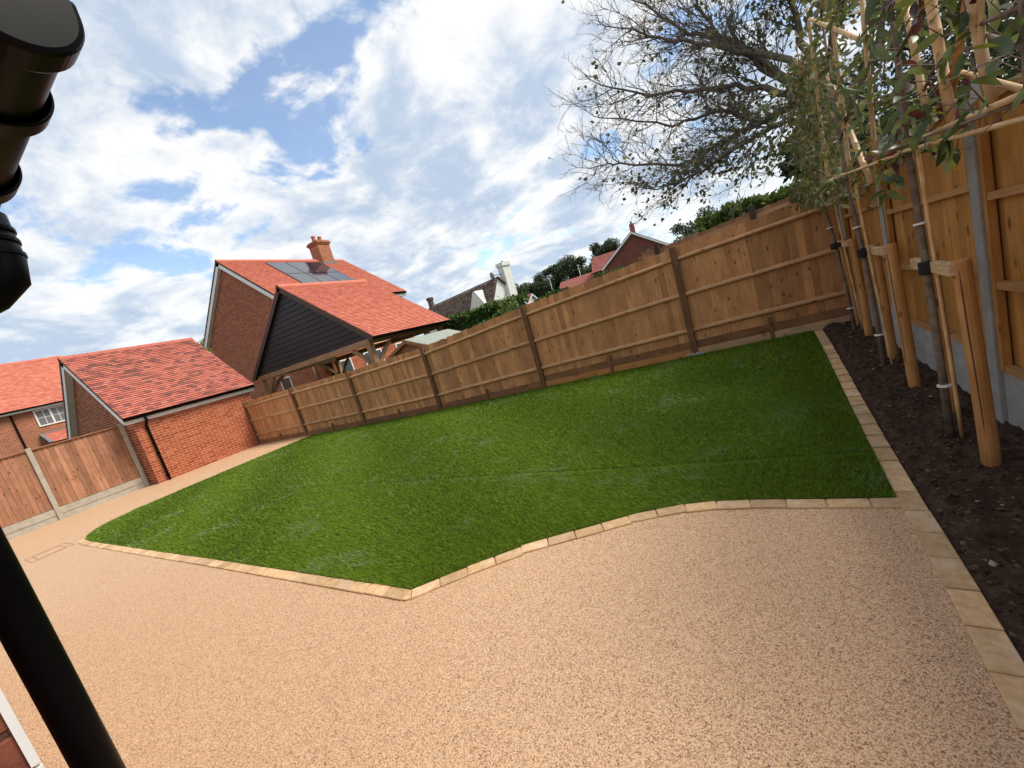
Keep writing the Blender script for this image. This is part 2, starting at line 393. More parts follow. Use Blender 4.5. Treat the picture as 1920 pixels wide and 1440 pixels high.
# artificial grass blades
PX = np.array(poly)
def inpoly(x, y):
    r = np.zeros(len(x), bool); n = len(PX)
    for i in range(n):
        x1, y1 = PX[i]; x2, y2 = PX[(i+1) % n]
        c = ((y1 > y) != (y2 > y)); xi = (x2-x1)*(y-y1)/(y2-y1+1e-12)+x1
        r ^= c & (x < xi)
    return r
NB = 3400000
bx = rng.uniform(-11.9, .9, NB); by = rng.uniform(1.55, 7.4, NB)
d2 = bx*bx+by*by
keep = rng.random(NB) < np.minimum(1, (190000/d2)/(NB/(12.8*5.85)))
bx, by = bx[keep], by[keep]; k = inpoly(bx, by); bx, by = bx[k], by[k]
seam = 3.30+.01*np.sin(bx*2.1)
k = np.abs(by-seam) > .014; bx, by = bx[k], by[k]
n = len(bx); d = np.hypot(bx, by)
zb = np.interp(bx, FX, FB).clip(0)*((lambda a: a*a*(3-2*a))(np.clip((by-2.7)/4.3, 0, 1)))+.010
hh = rng.uniform(.018, .034, n); ww = .0024*np.maximum(1, d/2.4)*rng.uniform(.7, 1.3, n)
la = rng.uniform(0, 2*np.pi, n); ln = rng.uniform(.3, 1.0, n)*hh
near = (by > 3.30) & (by < 3.34); hh[near] *= 1.45
wx, wy = np.cos(la+1.57)*ww/2, np.sin(la+1.57)*ww/2
lx = np.cos(la)*ln-.010+.012*np.sin(bx*1.7+by*2.3); ly = np.sin(la)*ln-.012
V = np.empty((n, 3, 3)); V[:, 0] = np.stack([bx-wx, by-wy, zb], 1); V[:, 1] = np.stack([bx+wx, by+wy, zb], 1); V[:, 2] = np.stack([bx+lx, by+ly, zb+hh], 1)
tagl(link('artificial_grass', npmesh('artificial_grass', V.reshape(-1, 3), np.arange(3*n).reshape(-1, 3)), M['turf_blade']), 'short green artificial turf blades covering the curved lawn', 'grass', kind='stuff')
# planting bed
mnoise.seed_set(4)
def bz(x, y):
    e = min(1, max(0, (x-edgeR(y)-.005)/.06))
    return gz(x, y) - .01 + e*(.03 + .05*mnoise.fractal((x*5, y*5, 0), 1, 2, 4) + .012*mnoise.noise((x*35, y*35, 3)))
def bed():
    n, m = 36, 400; V = []
    for j in range(m+1):
        y = -.6+8.0*j/m
        for i in range(n+1):
            x = edgeR(y)+.002+(1.40-edgeR(y))*i/n; V.append((x, y, bz(x, y)))
    F = np.array([(j*(n+1)+i, j*(n+1)+i+1, (j+1)*(n+1)+i+1, (j+1)*(n+1)+i) for j in range(m) for i in range(n)])
    return npmesh('planting_bed', np.array(V), F)
struct('planting_bed', bed(), M['soil'])
mb = MB()
for i in range(5200):
    y = rnd.uniform(.8, 7.25); x = rnd.uniform(edgeR(y)+.01, 1.33); s = min(.016, abs(rnd.gauss(0, .0055))+.003)
    c = Vector((x, y, bz(x, y)+s*.3)); q = [Vector((rnd.gauss(0, 1), rnd.gauss(0, 1), rnd.gauss(0, .7))).normalized()*s for _ in range(1)]
    ax = [Vector((s*rnd.uniform(.6, 1.5), 0, 0)), Vector((0, s*rnd.uniform(.6, 1.5), 0)), Vector((0, 0, s*rnd.uniform(.5, .9)))]
    rm = Matrix.Rotation(rnd.uniform(0, 6.28), 3, 'Z') @ Matrix.Rotation(rnd.uniform(-.6, .6), 3, 'X'); ax = [rm @ a for a in ax]
    mb.add([c+ax[0], c+ax[1], c-ax[0], c-ax[1], c+ax[2], c-ax[2]], [(0, 1, 4), (1, 2, 4), (2, 3, 4), (3, 0, 4), (1, 0, 5), (2, 1, 5), (3, 2, 5), (0, 3, 5)])
tagl(mb.build('soil_crumbs', M['soil_clod'], kind='stuff'), 'loose crumbs of dark soil and small stones on the planting bed', 'soil')
# block paver edging
ed = tagl(thing('paver_edging', None, None, (0, 2, 0)), kind='structure')
pm = MB(); pm.box((0, 0, -.03), (.194, .098, .06)); pme = pm.mesh('paver')
pbm = bmesh.new(); pbm.from_mesh(pme); bmesh.ops.bevel(pbm, geom=[e for e in pbm.edges if all(v.co.z > -.01 for v in e.verts)], offset=.004, segments=1, affect='EDGES'); pbm.to_mesh(pme); pbm.free()
def lay(pts, off, step=.2, top=.012):
    P = [Vector((*p, 0)) for p in pts]; acc = step/2; L = 0
    for a, b in zip(P, P[1:]):
        l = (b-a).length
        while acc <= L+l:
            q = a+(b-a)*((acc-L)/l); dr = (b-a).normalized(); nn = Vector((dr.y, -dr.x, 0)); c = q+nn*off
            link('paver', pme, M['buff_paver'], ed, (c.x+rnd.uniform(-.002, .002), c.y+rnd.uniform(-.002, .002), gz(c.x, c.y)+top+rnd.uniform(-.002, .002)), (rnd.uniform(-.006, .006), rnd.uniform(-.006, .006), math.atan2(dr.y, dr.x)+rnd.uniform(-.008, .008)))
            acc += step
        L += l
def smooth_pts(pts, it=2):
    for _ in range(it):
        q = [pts[0]]
        for a, b in zip(pts, pts[1:]): q += [(a[0]*.75+b[0]*.25, a[1]*.75+b[1]*.25), (a[0]*.25+b[0]*.75, a[1]*.25+b[1]*.75)]
        pts = q+[pts[-1]]
    return pts
lay(fr, .05)
lay([fr[0]]+lf[::-1], -.05)
m_ = MB(); m_.prism([(-2.228, 1.598, -.04), (-2.228, 1.503, -.04), (-2.187, 1.505, -.04), (-2.166, 1.526, -.04)], (0, 0, .052)); m_.build('paver', M['buff_paver'], ed)
lay([(edgeR(.2)-.05, .2), (edgeR(2.73)-.05, 2.73), (edgeR(5)-.05, 5), (edgeR(7.2)-.05, 7.2)], 0)
# recessed inspection cover in the patio
mc = thing('recessed_cover', 'thin metal rim of a recessed inspection cover set in the resin patio', 'drain cover', (-10.95, 1.3, 0))
for a, b in (((-11.31, 1.05), (-10.62, 1.05)), ((-10.62, 1.05), (-10.62, 1.55)), ((-10.62, 1.55), (-11.31, 1.55)), ((-11.31, 1.55), (-11.31, 1.05)), ((-11.2, 1.13), (-10.73, 1.13)), ((-10.73, 1.13), (-10.73, 1.47)), ((-10.73, 1.47), (-11.2, 1.47)), ((-11.2, 1.47), (-11.2, 1.13))):
    m_ = MB(); m_.beam((*a, .003), (*b, .003), .006, .006); m_.build('rim', M['rim_metal'], mc)
# ------------------------------------------------------------------ back fence
def unit_board(w=.125, t0=.006, t1=.022):
    b = MB(); b.add([(-w/2, 0, 0), (w/2, 0, 0), (w/2, t1, 0), (-w/2, t0, 0), (-w/2, 0, 1), (w/2, 0, 1), (w/2, t1, 1), (-w/2, t0, 1)],
                    [(0, 1, 2, 3)[::-1], (4, 5, 6, 7), (0, 1, 5, 4), (1, 2, 6, 5), (2, 3, 7, 6), (3, 0, 4, 7)]); return b.mesh('feather_board')
ub = unit_board()
bf = thing('closeboard_fence', 'brown wooden closeboard fence with three rails running along the back of the lawn', 'fence', (-6.8, 7.2, 0))
for i, x in enumerate(FX):
    z0, z1 = FB[i], FT[i]; y = fy(x)
    m_ = MB(); m_.lo((x-.05, y-.05, z0-.12), (x+.05, y+.05, z1+.015)); m_.build('post', M['post_wood'], bf, bevel=.004)
    if i == len(FX)-1: break
    x2 = FX[i+1]; H = z1-z0; zz = lambda X: FB[i]+(FB[i+1]-FB[i])*(X-x)/(x2-x); zt = lambda X: FT[i]+(FT[i+1]-FT[i])*(X-x)/(x2-x)
    for fr_ in (.235, .57, .895):
        a = Vector((x+.05, fy(x+.05)-.004, zz(x)+(zt(x)-zz(x))*fr_)); b = Vector((x2-.05, fy(x2-.05)-.004, zz(x2)+(zt(x2)-zz(x2))*fr_)); e = b-a
        m_ = MB(); m_.prism([a+Vector((0, .02, -.042)), a+Vector((0, .02, .042)), a+Vector((0, -.028, .012)), a+Vector((0, -.028, -.012))], e); m_.build('rail', M['rail_wood'], bf)
    nb = int(round((x2-x)/.1)); st = (x2-x)/nb
    extra = .24 if i >= 4 else .14
    for k in range(nb):
        X = x+st*(k+.5); zb_, zt_ = zz(X)+extra, zt(X)+rnd.uniform(-.012, .012)
        link('board', ub, M['fence_wood'], bf, (X, fy(X)+.018, zb_), (rnd.uniform(-.004, .004), rnd.uniform(-.004, .004), R(5)+rnd.uniform(-.015, .015)), (1.0, 1, zt_-zb_))
    # timber gravel boards
    levels = [(.115, .245, 'gravel_wood', .012), (-.02, .115, 'new_board_wood' if i == 4 else 'pale_board_wood', 0)] if i >= 4 else [(-.02, .145, 'gravel_wood', .008)]
    xm = (x+x2)/2
    for lo_, hi_, mt, dy in levels:
        for xa, xb in ((x+.055, xm-.03), (xm+.03, x2-.055)):
            m_ = MB(); m_.obox((xa, fy(xa)-.03+dy, zz(xa)+lo_), (xb-xa, fy(xb)-fy(xa), zz(xb)-zz(xa)), (0, .022, 0), (0, 0, hi_-lo_-.003)); m_.build('gravel_board', M[mt], bf)
    m_ = MB(); m_.lo((xm-.025, fy(xm)-.037, zz(xm)-.03), (xm+.025, fy(xm)-.002, zz(xm)+extra+.10)); m_.build('cleat', M['post_wood'], bf)
m_ = MB()
for k in range(9): m_.box((-.80+rnd.uniform(-.11, .11), fy(-.8)-.08+rnd.uniform(-.03, .03), .17+rnd.uniform(-.02, .03)), (rnd.uniform(.05, .09), rnd.uniform(.04, .08), rnd.uniform(.03, .06)), rnd.uniform(0, 3))
m_.build('post_footing', M['grey_concrete'], bf, bevel=.01)
# ------------------------------------------------------------------ right fence (concrete posts, gravel boards, framed panels)
rf = thing('panel_fence', 'orange wooden panel fence with concrete posts and gravel boards behind the planting bed', 'fence', (1.38, 3.6, 0))
RP = [-1.83, 0.0, 1.83, 3.66, 5.49, 7.24]
def rx(y): return 1.35+.008*(y-3.66)
ub2 = unit_board(.115, .006, .013)
for i, y in enumerate(RP):
    x = rx(y); z0 = gz(1.3, y)
    m_ = MB(); m_.prism([(x-.055, y-.05, z0-.1), (x+.06, y-.05, z0-.1), (x+.06, y-.02, z0-.1), (x+.02, y-.02, z0-.1), (x+.02, y+.02, z0-.1), (x+.06, y+.02, z0-.1), (x+.06, y+.05, z0-.1), (x-.055, y+.05, z0-.1)], (0, 0, 2.12+.1)); m_.build('concrete_post', M['grey_concrete'], rf, bevel=.006)
    if i == len(RP)-1: break
    y2 = RP[i+1]; zg_ = gz(1.3, (y+y2)/2)*1.0
    for q in range(2):
        m_ = MB(); m_.lo((x-.015, y+.053, zg_-.06+q*.225), (x+.03, y2-.053, zg_-.06+q*.225+.221)); m_.build('gravel_board', M['grey_concrete'], rf, bevel=.004)
    pz = zg_+.392; ph = 1.62
    for z_, h_ in ((pz, .045), (pz+.53, .045), (pz+1.06, .045), (pz+ph-.045, .045)):
        m_ = MB(); m_.lo((x-.022, y+.10, z_), (x+.014, y2-.10, z_+h_)); m_.build('batten', M['right_rail_wood'], rf)
    for a in (y+.056, y2-.098):
        m_ = MB(); m_.lo((x-.026, a, pz), (x+.012, a+.042, pz+ph)); m_.build('stile', M['right_fence_wood'], rf)
    nb = 17; st = (y2-y-.12)/nb
    for k in range(nb):
        Y = y+.06+st*(k+.5)
        link('board', ub2, M['right_fence_wood'], rf, (x+.026, Y, pz+.005), (0, rnd.uniform(-.003, .003), R(-90+6)), (1.0, 1, ph+rnd.uniform(-.01, .015)))
# ------------------------------------------------------------------ left fence
lfn = thing('panel_fence', 'tan boarded panel fence with pale concrete posts running up to the brick garage', 'fence', (-15.6, 2.2, 0))
LP = [-1.39, .44, 2.27, 4.04]
ub3 = unit_board(.115, .006, .013); ub4 = unit_board()
for i, y in enumerate(LP):
    x = -15.57
    m_ = MB(); m_.lo((x-.05, y-.047, -.1), (x+.055, y+.047, 1.965)); m_.build('concrete_post', M['concrete'], lfn, bevel=.008)
    if i == len(LP)-1: break
    y2 = LP[i+1]
    for q in range(2):
        m_ = MB(); m_.lo((x-.03, y+.05, -.03+q*.175), (x+.015+.01*q, y2-.05, -.03+q*.175+.170)); m_.build('gravel_board', M['concrete'], lfn, bevel=.004)
    nb = 18; st = (y2-y-.11)/nb
    for k in range(nb):
        Y = y+.055+st*(k+.5)
        link('board', ub3, M['left_fence_wood'], lfn, (x+.02-.02, Y, .325), (0, rnd.uniform(-.004, .004), R(-90+6)), (1.0, -1, 1.57+rnd.uniform(-.004, .004)))
    m_ = MB(); m_.lo((x-.03, y+.05, 1.895), (x+.045, y2-.05, 1.925)); m_.build('capping', M['left_fence_wood'], lfn)
# ------------------------------------------------------------------ building helpers
def brick_face(o, u, n, W_, inside, z1, z0=0, off=0):
    """bricks standing 5 mm proud of a wall face; u along the wall, n outward"""
    o, u, n = Vector(o), Vector(u), Vector(n); b = MB(); r = 0; z = z0+.01
    while z < z1:
        s = -.1125 if r % 2 else 0
        while s < W_:
            a, e = max(s+.007, .001), min(s+.218, W_-.001)
            if e-a > .03 and inside((a+e)/2, z+.0325):
                p = o+u*a+Vector((0, 0, z)); w_ = u*(e-a); h_ = Vector((0, 0, .061)); d_ = n*.005
                b.add([p, p+w_, p+w_+h_, p+h_, p+d_, p+w_+d_, p+w_+h_+d_, p+h_+d_], [(4, 5, 6, 7), (0, 1, 5, 4), (1, 2, 6, 5), (2, 3, 7, 6), (3, 0, 4, 7)])
            s += .225
        z += .075; r += 1
    return b
def roof_tiles(o, u, v, W_, H_, tw=.165, te=.105, th=.024, jit=.004):
    """overlapping plain tiles on the plane o + u*s + v*t"""
    o, u, v = Vector(o), Vector(u).normalized(), Vector(v).normalized(); n = u.cross(v)
    if n.z < 0: n = -n
    b = MB(); r = 0; t_ = 0
    while t_ < H_-.02:
        s = -tw/2 if r % 2 else 0
        ln_ = min(te*1.35, H_-t_)
        while s < W_-.01:
            a, e = max(s+.002, 0), min(s+tw-.002, W_)
            j = rnd.uniform(0, jit); p = o+u*a+v*(t_-rnd.uniform(0, jit))
            b.obox(p+n*(th*1.1+j), u*(e-a), v*ln_-n*(th*1.15), n*th)
            s += tw
        t_ += te; r += 1
    return b
def ridge_tiles(parent, a, b, m, l=.45, r=.12):
    a, b = Vector(a), Vector(b); d = (b-a).normalized(); n = max(1, int((b-a).length/l)); l = (b-a).length/n; sd = d.cross(Vector((0, 0, 1)))
    for k in range(n):
        p0, p1 = a+d*(l*k+.004), a+d*(l*(k+1)-.004)
        pr = [(-1.15, -.75), (-.62, -.02), (0, .30), (.62, -.02), (1.15, -.75), (1.0, -.95), (0, 0), (-1.0, -.95)]
        m_ = MB(); m_.prism([p0+sd*(x*r)+Vector((0, 0, z*r+rnd.uniform(0, .004))) for x, z in pr], p1-p0); m_.build('ridge_tile', m, parent)
def window(parent, o, u, n, w, h, cols=2, rows=1, glass='glass', name='window'):
    o, u, n = Vector(o), Vector(u), Vector(n); Z = Vector((0, 0, 1)); f = MB(); t_ = .07
    f.obox(o-n*.03, u*w, Z*t_, n*.07); f.obox(o-n*.03+Z*(h-t_), u*w, Z*t_, n*.07)
    f.obox(o-n*.03+Z*t_, u*t_, Z*(h-2*t_), n*.07); f.obox(o-n*.03+Z*t_+u*(w-t_), u*t_, Z*(h-2*t_), n*.07)
    cw = (w-2*t_)/cols
    for c in range(1, cols): f.obox(o-n*.028+Z*t_+u*(t_+cw*c-.04), u*.08, Z*(h-2*t_), n*.066)
    fo = f.build(name, M['white_upvc'], parent)
    for c in range(cols):
        g = MB(); g.obox(o+n*.005+Z*t_+u*(t_+cw*c+(.04 if c else 0)), u*(cw-(.04 if c else 0)-(.04 if c < cols-1 else 0)), Z*(h-2*t_), n*.008); g.build('pane', M[glass], fo)
        if rows > 1:
            b = MB()
            for r in range(1, rows): b.obox(o+n*.012+u*(t_+cw*c)+Z*(t_+(h-2*t_)*r/rows-.012), u*cw, Z*.024, n*.012)
            b.obox(o+n*.013+u*(t_+cw*(c+.5)-.012)+Z*t_, u*.024, Z*(h-2*t_), n*.012); b.build('glazing_bar', M['white_upvc'], fo)
    return fo
def gutter_run(parent, a, b, r=.056):
    a, b = Vector(a), Vector(b); d = (b-a).normalized(); sd = d.cross(Vector((0, 0, 1)))
    pr = [(math.cos(t), math.sin(t)) for t in [math.pi+math.pi*k/8 for k in range(9)]]
    out = [a+sd*(x*r)+Vector((0, 0, z*r)) for x, z in pr]; inn = [a+sd*(x*r*.9)+Vector((0, 0, z*r*.9+.001)) for x, z in pr][::-1]
    m_ = MB(); m_.prism(out+inn, b-a); return m_.build('gutter', M['black_plastic'], parent)
# ------------------------------------------------------------------ garage
ga = thing('brick_garage', 'small red brick garage with blended red and brown tiled roof beside the fence', 'garage', (-17.8, 5.6, 0))
GX0, GX1, GY0, GY1, GE, GR = -20.5, -15.0, 4.15, 7.35, 2.02, 4.36
gc = (GX0+GX1)/2
m_ = MB(); m_.prism([(GX0, GY0, 0), (GX1, GY0, 0), (GX1, GY0, GE), (gc, GY0, GR-.10), (GX0, GY0, GE)], (0, GY1-GY0, 0)); m_.build('wall', M['mortar'], ga)
brick_face((GX1, GY0, 0), (0, 1, 0), (1, 0, 0), GY1-GY0, lambda s, z: True, GE-.05).build('brickwork', M['lit_face_brick'], ga, kind='stuff')
brick_face((GX0, GY0, 0), (1, 0, 0), (0, -1, 0), GX1-GX0, lambda s, z: z < GE-.05 or z < GE+(GR-GE-.12)*(1-abs(s-(GX1-GX0)/2)/((GX1-GX0)/2))-.05, GR).build('brickwork', M['shaded_face_brick'], ga, kind='stuff')
sx_, sz_ = GX1+.16-gc, GR-(GE+.02); sl_ = math.hypot(sx_, sz_)
RY0, RY1 = 3.95, 7.5
for sg in (1, -1):
    e = Vector((gc+sg*sx_, RY0, GE+.02)); v = Vector((-sg*sx_, 0, sz_))
    m_ = MB(); nrm = Vector((sg*sz_, 0, sx_)).normalized(); m_.obox(e-nrm*.05, (0, RY1-RY0, 0), v, nrm*.05); m_.build('roof_slope', M['dark_trim'], ga)
    roof_tiles(e-v.normalized()*.03, (0, 1, 0), v, RY1-RY0, sl_, ).build('roof_tiles', M['blended_tile'], ga, kind='stuff')
    # bargeboard under the verge
    m_ = MB(); dn = -nrm
    m_.obox(Vector((gc+sg*sx_, RY0+.012, GE+.02))+dn*.22, (0, .025, 0), v, -dn*.165); m_.build('bargeboard', M['white_upvc'], ga)
    m_ = MB(); m_.obox(Vector((gc+sg*sx_, RY0+.004, GE+.02))+dn*.052, (0, .03, 0), v, -dn*.05); m_.build('verge_trim', M['dark_trim'], ga)
    m_ = MB(); m_.obox(Vector((gc+sg*sx_, RY0+.04, GE+.02))+dn*.21, (0, GY0-RY0-.045, 0), v, -dn*.02); m_.build('verge_soffit', M['white_upvc'], ga)
ridge_tiles(ga, (gc, RY0-.01, GR+.05), (gc, RY1, GR+.05), M['blended_tile'], .3, .11)
m_ = MB(); m_.lo((GX1+.07, RY0+.04, GE-.17), (GX1+.095, RY1-.02, GE-.01)); m_.build('fascia', M['white_upvc'], ga)
m_ = MB(); m_.lo((GX1+.008, RY0+.04, GE-.165), (GX1+.069, RY1-.02, GE-.15)); m_.build('soffit', M['white_upvc'], ga)
gutter_run(ga, (GX1+.165, RY0+.0, GE-.01), (GX1+.165, RY1, GE-.01))
m_ = MB(); m_.tube([(GX1+.165, 4.42, GE-.05), (GX1+.165, 4.42, GE-.17), (GX1+.05, 4.40, GE-.30), (GX1+.05, 4.40, GE-.42), (GX1+.05, 4.40, .0)], .034, 10); dpp = m_.build('downpipe', M['black_plastic'], ga, smooth=True)
for z_ in (1.62, .85, .15):
    m_ = MB(); m_.tube([(GX1+.05, 4.40, z_-.025), (GX1+.05, 4.40, z_+.025)], .043, 10); m_.box((GX1+.018, 4.40, z_), (.03, .10, .03)); m_.build('pipe_clip', M['black_plastic'], dpp)
# ------------------------------------------------------------------ big house with solar panels
ho = thing('brick_house', 'tall red brick house with a roof of solar panels and chimney with two pots', 'house', (-22.66, 16, 0))
HX0, HX1, HY0, HY1, HE, HR = -27.0, -18.3, 12.15, 19.8, 5.35, 8.95
hc = (HX0+HX1)/2
m_ = MB(); m_.prism([(HX0, HY0, 0), (HX1, HY0, 0), (HX1, HY0, HE), (hc, HY0, HR-.1), (HX0, HY0, HE)], (0, HY1-HY0, 0)); m_.build('wall', M['mortar'], ho)
brick_face((HX0, HY0, 0), (1, 0, 0), (0, -1, 0), HX1-HX0, lambda s, z: (z < HE-.05 or z < HE+(HR-HE-.12)*(1-abs(s-(HX1-HX0)/2)/((HX1-HX0)/2))-.05), HR).build('brickwork', M['shaded_face_brick'], ho, kind='stuff')
# ground floor wing side wall seen under the car port
m_ = MB(); m_.lo((HX1+.001, 12.30, 0), (-17.62, 19.0, 2.62)); m_.build('side_wing', M['mortar'], ho)
brick_face((-17.62, 12.30, 0), (0, 1, 0), (1, 0, 0), 6.7, lambda s, z: True, 2.6).build('brickwork', M['lit_face_brick'], ho, kind='stuff')
brick_face((HX1, 12.30, 0), (1, 0, 0), (0, -1, 0), .68, lambda s, z: True, 2.6).build('brickwork', M['shaded_face_brick'], ho, kind='stuff')
hx_, hz_ = HX1+.28-hc, HR-(HE+.08); hl = math.hypot(hx_, hz_); HRY0, HRY1 = 11.95, 20.0
for sg in (1, -1):
    e = Vector((hc+sg*hx_, HRY0, HE+.08)); v = Vector((-sg*hx_, 0, hz_)); nrm = Vector((sg*hz_, 0, hx_)).normalized(); dn = -nrm
    m_ = MB(); m_.obox(e-nrm*.06, (0, HRY1-HRY0, 0), v, nrm*.06); m_.build('roof_slope', M['dark_trim'], ho)
    roof_tiles(e-v.normalized()*.03, (0, 1, 0), v, HRY1-HRY0, hl, .165, .105, .024, .005).build('roof_tiles', M['red_tile'], ho, kind='stuff')
    m_ = MB(); m_.obox(Vector((hc+sg*hx_, HRY0+.012, HE+.08))+dn*.27, (0, .03, 0), v, -dn*.21); m_.build('bargeboard', M['white_upvc'], ho)
    m_ = MB(); m_.obox(Vector((hc+sg*hx_, HRY0+.004, HE+.08))+dn*.062, (0, .03, 0), v, -dn*.06); m_.build('verge_trim', M['dark_trim'], ho)
    m_ = MB(); m_.obox(Vector((hc+sg*hx_, HRY0+.045, HE+.08))+dn*.26, (0, HY0-HRY0-.05, 0), v, -dn*.02); m_.build('verge_soffit', M['white_upvc'], ho)
    xe = hc+sg*(hx_-.06)
    m_ = MB(); m_.lo((xe-.02, HRY0+.05, HE-.18), (xe+.02, HRY1-.02, HE+.03)); m_.build('fascia', M['white_upvc'], ho)
    m_ = MB(); m_.lo((min(xe, hc+sg*(HX1-hc))+.03, HRY0+.05, HE-.18), (max(xe, hc+sg*(HX1-hc))-.03, HRY1-.02, HE-.16)); m_.build('soffit', M['white_upvc'], ho)
    gutter_run(ho, (xe+sg*.08, HRY0+.02, HE+.03), (xe+sg*.08, HRY1, HE+.03), .06)
ridge_tiles(ho, (hc, HRY0, HR+.05), (hc, HRY1, HR+.05), M['red_tile'], .45, .13)
ev = Vector((-hx_, 0, hz_)).normalized(); nv = Vector((hz_, 0, hx_)).normalized(); eo = Vector((hc+hx_, 0, HE+.08))
for r_ in range(2):
    for c_ in range(3):
        s0 = 14.25+c_*1.19; t0 = 1.72+r_*1.82
        p = eo+ev*t0+Vector((0, s0, 0))+nv*.045
        m_ = MB(); m_.obox(p, (0, 1.17, 0), ev*1.79, nv*.035); pn = m_.build('solar_panel', M['black_plastic'], ho)
        m_ = MB(); m_.obox(p+nv*.034+ev*.02+Vector((0, .02, 0)), (0, 1.13, 0), ev*1.75, nv*.003); m_.build('cell_glass', M['solar_cell'], pn)
# chimney
m_ = MB(); m_.lo((hc-.45, 18.05, HR-.7), (hc+.45, 18.95, HR+.95)); ch = m_.build('chimney', M['brick_x_wall'], ho)
for k, (gr, z_) in enumerate(((.05, .95), (.10, 1.03), (.04, 1.12))):
    m_ = MB(); m_.lo((hc-.45-gr, 18.05-gr, HR+z_), (hc+.45+gr, 18.95+gr, HR+z_+.079)); m_.build('corbel', M['brick_x_wall'], ch)
for yy in (18.27, 18.73):
    m_ = MB(); m_.tube([(hc, yy, HR+1.19), (hc, yy, HR+1.30), (hc, yy, HR+1.52), (hc, yy, HR+1.56)], [.15, .13, .12, .15], 12); m_.build('chimney_pot', M['red_tile'], ch, smooth=True)
m_ = MB(); m_.lo((hc+.2, 17.98, HR-.55), (hc+.56, 19.02, HR-.22)); m_.build('flashing', M['lead'], ch)
window(ho, (-21.3, HY0-.012, 1.35), (1, 0, 0), (0, -1, 0), .95, .85, 1)
window(ho, (-17.61, 14.75, 1.1), (0, 1, 0), (1, 0, 0), 1.3, 1.2, 2)
window(ho, (-17.61, 17.2, 1.1), (0, 1, 0), (1, 0, 0), 1.2, 1.25, 2)
window(ho, (-17.61, 13.0, .2), (0, 1, 0), (1, 0, 0), .9, 2.0, 1)
m_ = MB(); m_.tube([(-17.56, 12.62, 0), (-17.56, 12.62, 2.6)], .036, 8); m_.build('downpipe', M['black_plastic'], ho)
# ------------------------------------------------------------------ car port
cp = thing('timber_carport', 'open oak car port with black weatherboarded gable and red tiled roof', 'carport', (-13.86, 11, 0))
CX0, CX1, CY0, CY1, CE, CR = -17.70, -10.02, 9.0, 13.05, 2.38, 5.14
cc = (CX0+CX1)/2; cx_, cz_ = CX1-cc, CR-CE; cl = math.hypot(cx_, cz_)
for sg in (1, -1):
    e = Vector((cc+sg*cx_, CY0, CE)); v = Vector((-sg*cx_, 0, cz_)); nrm = Vector((sg*cz_, 0, cx_)).normalized(); dn = -nrm
    m_ = MB(); m_.obox(e-nrm*.06, (0, CY1-CY0, 0), v, nrm*.06); m_.build('roof_slope', M['dark_underside'], cp)
    roof_tiles(e-v.normalized()*.03, (0, 1, 0), v, CY1-CY0, cl, .165, .105, .024, .004).build('roof_tiles', M['red_tile'], cp, kind='stuff')
    m_ = MB(); m_.obox(Vector((cc+sg*cx_, CY0-.012, CE))+dn*.16, (0, .03, 0), v, -dn*.165); m_.build('bargeboard', M['brown_trim'], cp)
    gutter_run(cp, (cc+sg*(cx_+.03), CY0+.02, CE-.03), (cc+sg*(cx_+.03), CY1, CE-.03), .055)
    m_ = MB(); m_.lo((cc+sg*(cx_-.42)-.09, CY0+.10, CE-.17), (cc+sg*(cx_-.42)+.09, CY1-.1, CE+.02)); m_.build('wall_plate', M['oak_wood'], cp)
ridge_tiles(cp, (cc, CY0-.02, CR+.05), (cc, CY1, CR+.05), M['red_tile'], .45, .13)
zb_ = CE-.0
k = 0
while zb_+.18*k < CR-.15:                                     # gable weatherboards, one by one
    z0 = zb_+.18*k; z1 = min(z0+.20, CR-.06)
    w0 = cx_*(CR-.10-z0)/cz_-.10; w1 = max(.01, cx_*(CR-.10-z1)/cz_-.10)
    m_ = MB(); m_.add([(cc-w0, CY0+.075, z0), (cc+w0, CY0+.075, z0), (cc+w1, CY0+.100, z1), (cc-w1, CY0+.100, z1), (cc-w0, CY0+.11, z0), (cc+w0, CY0+.11, z0), (cc+w1, CY0+.112, z1), (cc-w1, CY0+.112, z1)],
                      [(0, 1, 2, 3), (7, 6, 5, 4), (0, 4, 5, 1), (1, 5, 6, 2), (2, 6, 7, 3), (3, 7, 4, 0)]); m_.build('weatherboard', M['black_board'], cp); k += 1
m_ = MB(); m_.lo((CX0+.30, CY0+.06, CE-.20), (CX1-.30, CY0+.22, CE-.005)); m_.build('tie_beam', M['oak_beam_wood'], cp, bevel=.008)
m_ = MB(); m_.lo((CX0+.30, CY1-.30, CE-.20), (CX1-.30, CY1-.14, CE-.005)); m_.build('tie_beam', M['oak_beam_wood'], cp, bevel=.008)
for x_ in (CX0+.42, CX1-.42):
    for y_ in (CY0+.14, CY1-.22):
        m_ = MB(); m_.lo((x_-.095, y_-.095, -.05), (x_+.095, y_+.095, CE-.201)); m_.build('post', M['oak_wood'], cp, bevel=.01)
        s = 1 if x_ < cc else -1; sy = 1 if y_ < 11 else -1
        for dx, dy in ((s, 0), (0, sy)):
            pts = []
            for q in range(7):
                a = q/6; w = .09+.80*a; h = .75*(1-(1-a)**1.5)
                pts.append((x_+dx*w, y_+dy*w, CE-1.0+h))
            for pa, pb in zip(pts, pts[1:]): pass
            m_ = MB(); up_ = []; dn_ = []
            sd = Vector((-dy, dx, 0)); 
            for q, p in enumerate(pts):
                tq = (Vector(pts[min(q+1, 6)])-Vector(pts[max(q-1, 0)])).normalized(); nq = tq.cross(sd).normalized()*.065
                up_.append(Vector(p)+nq); dn_.append(Vector(p)-nq)
            m_.prism([p-sd*.035 for p in up_+dn_[::-1]], sd*.07); m_.build('brace', M['oak_wood'], cp)
